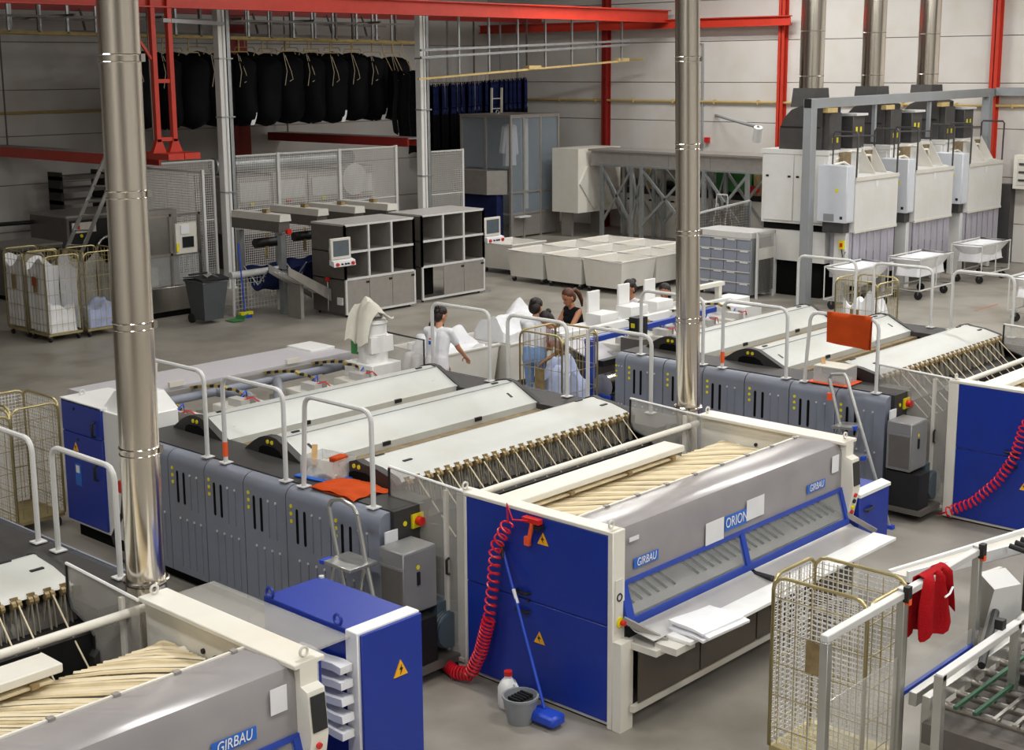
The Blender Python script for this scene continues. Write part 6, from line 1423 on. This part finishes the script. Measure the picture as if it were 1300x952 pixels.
# ------------------------------------------------------------------ people
def seg_dist(p, a, b):
    ab = b - a; t_ = max(0, min(1, (p - a).dot(ab) / max(1e-9, ab.length_squared))); return (p - (a + ab * t_)).length, t_
def make_person(label, loc, facing, H=1.64, lean=0.0, head_pitch=0.0, head_turn=0.0, hands=((.45, .2, 1.0), (.45, -.2, 1.0)), mats=None, hair='bun', hair_mat='hair_dark', skin='skin', sleeve='short', step=.06):
    """facing: heading angle in the XY plane. Local frame: +x forward, +y left, z up."""
    t = thing('person', label, 'person', loc, rz=facing, local=True)
    s = H / 1.64; V = Vector; caps = []     # (a, b, ra, rb, material)
    top, leg, shoe = mats['top'], mats['leg'], mats['shoe']
    hip = V((0, 0, .88 * s)); L = lean
    def tor(d, side=0.0, f=0.0):            # point d metres up the leaning spine
        return hip + V((math.sin(L) * d + f * math.cos(L), side, math.cos(L) * d - f * math.sin(L))) * s
    def cap(a, b, ra, rb, m): caps.append((V(a), V(b), ra * s, rb * s, m))
    # pelvis, waist, chest
    for y in (-.075, .075): cap(hip + V((-.02, y, -.02)) * s, hip + V((-.01, y * .9, .1)) * s, .115, .1, leg)
    for y in (-.06, .06): cap(tor(.1, y), tor(.26, y), .1, .1, top); cap(tor(.24, y), tor(.43, y * 1.2, .01), .105, .11, top)
    cap(tor(.36, -.05, .07), tor(.36, .05, .07), .085, .085, top)
    cap(tor(.5, -.15), tor(.5, .15), .062, .062, top)
    nk = tor(.6, 0, .01); cap(tor(.5), nk, .055, .05, skin)
    # head
    hd = nk + V((.02 * math.cos(L) + .05 * math.sin(L) + .06 * math.sin(head_pitch), 0, .1 * math.cos(head_pitch))) * s
    Rh = Matrix.Rotation(head_turn, 3, 'Z') @ Matrix.Rotation(head_pitch + L * .4, 3, 'Y')
    hp = lambda x, y, z: hd + Rh @ (V((x, y, z)) * s)
    cap(hp(-.015, 0, .04), hp(.0, 0, .05), .092, .092, skin); cap(hp(.02, 0, -.02), hp(.04, 0, -.06), .075, .05, skin)
    cap(hp(.085, 0, .0), hp(.1, 0, -.025), .012, .016, skin)
    for y in (-1, 1): cap(hp(-.01, .088 * y, .01), hp(-.015, .09 * y, -.02), .018, .014, skin)
    # legs
    for y, f in ((.09, step), (-.09, -step)):
        kn = V((.03 + f * .5, y, .47)) * s; an = V((-.02 + f, y, .08)) * s
        cap(hip + V((0, y, -.03)) * s, kn, .088, .062, leg); cap(kn, an, .06, .042, leg)
        cap(an + V((-.03, 0, -.035)) * s, an + V((.14, .01 * (1 if y > 0 else -1), -.045)) * s, .037, .034, shoe)
    # arms with hands
    for (hx, hy, hz), y in zip(hands, (1, -1)):
        sh = tor(.5, .175 * y); w_ = V((hx, hy, hz)) * s; d = w_ - sh
        up_, fo = .29 * s, .25 * s
        if d.length > up_ + fo - .01: w_ = sh + d.normalized() * (up_ + fo - .01); d = w_ - sh
        c = max(-1, min(1, (up_ ** 2 + d.length_squared - fo ** 2) / (2 * up_ * d.length))); dn = d.normalized()
        out = V((-.45, .35 * y, -.8)); out = (out - dn * out.dot(dn)).normalized()
        el = sh + dn * up_ * c + out * up_ * math.sqrt(max(0, 1 - c * c))
        ua = top if sleeve in ('short', 'long') else skin
        if sleeve == 'short':
            md = sh.lerp(el, .62); cap(sh, md, .058, .056, top); cap(sh.lerp(el, .5), el, .044, .038, skin); cap(el, w_, .038, .027, skin)
        else: cap(sh, el, .05, .04, ua); cap(el, w_, .038, .027, top if sleeve == 'long' else skin)
        # hand: palm, four unequal fingers with a knuckle bend, thumb from the side of the palm
        fd = (w_ - el).normalized(); nrm = V((0, 0, -1)) - fd * fd.dot(V((0, 0, -1))); nrm = nrm.normalized() if nrm.length > .05 else V((1, 0, 0)); sd = fd.cross(nrm)
        for q in (-.02, 0, .02): cap(w_ + sd * q * s, w_ + (fd * .075 + sd * q * 1.15) * s, .014, .014, skin)
        for q, ln in ((-.031, .062), (-.01, .073), (.011, .067), (.031, .052)):
            b0 = w_ + (fd * .08 + sd * q) * s; b1 = b0 + (fd * ln * .55 + nrm * ln * .15) * s; b2 = b1 + (fd * ln * .3 + nrm * ln * .45) * s
            cap(b0, b1, .0095, .009, skin); cap(b1, b2, .009, .008, skin)
        th = w_ + (fd * .02 + sd * .03 * -y) * s; cap(th, th + (fd * .035 + sd * .035 * -y + nrm * .015) * s, .011, .01, skin); cap(th + (fd * .035 + sd * .035 * -y + nrm * .015) * s, th + (fd * .06 + sd * .038 * -y + nrm * .035) * s, .01, .009, skin)
    m = MB()
    for a, b, ra, rb, mt_ in caps:
        n = 12; d = (b - a); Ld = d.length; dn = d.normalized() if Ld > 1e-6 else V((0, 0, 1)); k_ = V((0, 0, 1)) if abs(dn.z) < .95 else V((1, 0, 0)); u = dn.cross(k_).normalized(); v = u.cross(dn)
        prof = [(ra * math.cos(R(e)), -ra * math.sin(R(e))) for e in (80, 50, 25)] + [(ra, 0), (rb, Ld)] + [(rb * math.cos(R(e)), Ld + rb * math.sin(R(e))) for e in (25, 50, 80)]
        vs = [a + dn * h + (u * math.cos(2 * math.pi * i / n) + v * math.sin(2 * math.pi * i / n)) * r for r, h in prof for i in range(n)]
        fs = [(j * n + i, j * n + (i + 1) % n, (j + 1) * n + (i + 1) % n, (j + 1) * n + i) for j in range(len(prof) - 1) for i in range(n)] + [tuple(range(n))[::-1], tuple(range((len(prof) - 1) * n, len(prof) * n))]
        m.add(vs, fs)
    me = m.mesh('body_raw', skin); tmp = bpy.data.objects.new('body_raw', me); COL.objects.link(tmp)
    rm = tmp.modifiers.new('remesh', 'REMESH'); rm.mode = 'VOXEL'; rm.voxel_size = .0105
    sm = tmp.modifiers.new('smooth', 'SMOOTH'); sm.factor = .5; sm.iterations = 3
    dg = bpy.context.evaluated_depsgraph_get(); bm_ = bpy.data.meshes.new_from_object(tmp.evaluated_get(dg)); bpy.data.objects.remove(tmp)
    bm_.name = 'body'; bm_.materials.clear(); names = sorted(set(c[4] for c in caps)); [bm_.materials.append(M[n_]) for n_ in names]
    import numpy as np
    nf = len(bm_.polygons); cen = np.empty(nf * 3); bm_.polygons.foreach_get('center', cen); cen = cen.reshape(-1, 3); best = np.full(nf, 1e9); idx = np.zeros(nf, dtype=np.int32)
    for a, b, ra, rb, mt_ in caps:
        A_ = np.array(a); AB = np.array(b) - A_; tt = np.clip(((cen - A_) @ AB) / max(1e-9, AB @ AB), 0, 1); dd = np.linalg.norm(cen - (A_ + tt[:, None] * AB), axis=1) - (ra + (rb - ra) * tt)
        w2 = dd < best; best = np.where(w2, dd, best); idx = np.where(w2, names.index(mt_), idx)
    bm_.polygons.foreach_set('material_index', idx.astype(np.int32)); bm_.polygons.foreach_set('use_smooth', [True] * nf); bm_.update()
    body = bpy.data.objects.new('body', bm_); COL.objects.link(body); body.parent = t; ORG[body.name] = (0, 0, 0)
    # hair, eyes, mouth
    hm = MB().ell(hp(-.022, 0, .072), (.1 * s, .099 * s, .094 * s), 14, 10, Rh); hm.ell(hp(-.055, 0, .015), (.072 * s, .097 * s, .105 * s), 12, 8, Rh)
    if hair == 'bun': hm.ell(hp(-.11, 0, .1), (.045 * s, .05 * s, .045 * s), 10, 8, Rh)
    if hair == 'tail': hm.tube([hp(-.1, 0, .08), hp(-.16, 0, .07), hp(-.2, .0, -.02), hp(-.2, 0, -.14), hp(-.17, 0, -.24)], [.025 * s, .035 * s, .04 * s, .032 * s, .012 * s], 8)
    if hair == 'curly':
        rnd = random.Random(2)
        for k in range(26): a = rnd.uniform(0, 6.28); e = rnd.uniform(-.2, 1.4); hm.ell(hp(-.035 + .085 * math.cos(e) * math.cos(a) * (1 if math.cos(a) < .3 else .3), .085 * math.cos(e) * math.sin(a), .055 + .085 * math.sin(e)), (.03 * s,) * 3, 7, 5)
    if hair == 'long': hm.tube([hp(-.05, 0, .02), hp(-.09, 0, -.08), hp(-.1, 0, -.2)], [.08 * s, .085 * s, .05 * s], 10)
    hm.build('hair', hair_mat, t, angle=80)
    for y in (-.032, .032): MB().ell(hp(.078, y, .03), (.008, .014, .009), 8, 6, Rh).build('eye', 'black', t)
    MB().ell(hp(.086, 0, -.05), (.006, .022, .006), 8, 6, Rh).build('mouth', 'dark_red', t)
    return t
WHITE = dict(top='shirt_white', leg='pants_white', shoe='shoe')
ww = make_person('woman in white overalls with dark curly hair gripping the linen bin', (13.42, 13.86, 0), R(22), 1.64, lean=.16, head_pitch=.25, head_turn=-.5, hands=((.5, .1, .92), (.45, -.28, .9)), mats=WHITE, hair='curly')
B(-.14, -.0, 1.22, -.128, .06, 1.27).build('back_print', 'label_blue', ww); B(-.142, .0, 1.29, -.13, .05, 1.31).build('back_print', 'switch_red', ww)
make_person('person in white bending behind the curly haired woman', (13.35, 14.25, 0), R(10), 1.6, lean=.85, head_pitch=.7, hands=((.6, .15, .78), (.6, -.15, .78)), mats=WHITE, hair='bun')
make_person('woman in white t-shirt and light blue jeans with dark hair, back to camera', (14.85, 13.3, 0), R(30), 1.63, lean=.1, head_pitch=.2, head_turn=-.3, hands=((.45, .1, .95), (.45, -.15, .95)), mats=dict(top='shirt_white', leg='jeans', shoe='shoe'), hair='bun')
make_person('woman in pink and white top stooping behind the wire cage', (15.26, 13.0, 0), R(150), 1.54, lean=.48, head_pitch=.5, hands=((.45, .15, .9), (.45, -.15, .9)), mats=dict(top='shirt_pink', leg='pants_white', shoe='shoe'), hair='bun')
make_person('woman in black tank top with brown ponytail reaching to her right', (16.2, 13.62, 0), R(165), 1.62, lean=.2, head_pitch=.35, hands=((.55, .3, 1.05), (.5, -.1, .98)), mats=dict(top='tank_black', leg='tank_black', shoe='shoe'), hair='tail', hair_mat='hair_brown', skin='skin_tan', sleeve='none')
make_person('dark haired woman in white vest behind a white loading station', (17.25, 13.35, 0), R(165), 1.64, lean=.08, head_pitch=.3, hands=((.4, .2, 1.1), (.4, -.2, 1.1)), mats=dict(top='shirt_white', leg='jeans', shoe='shoe'), hair='bun', skin='skin_tan', sleeve='none')
make_person('dark haired woman mostly hidden behind the last loading station', (17.75, 13.1, 0), R(200), 1.56, lean=.1, head_pitch=.3, hands=((.4, .2, 1.1), (.4, -.2, 1.1)), mats=dict(top='tank_black', leg='tank_black', shoe='shoe'), hair='long', skin='skin_tan', sleeve='none')
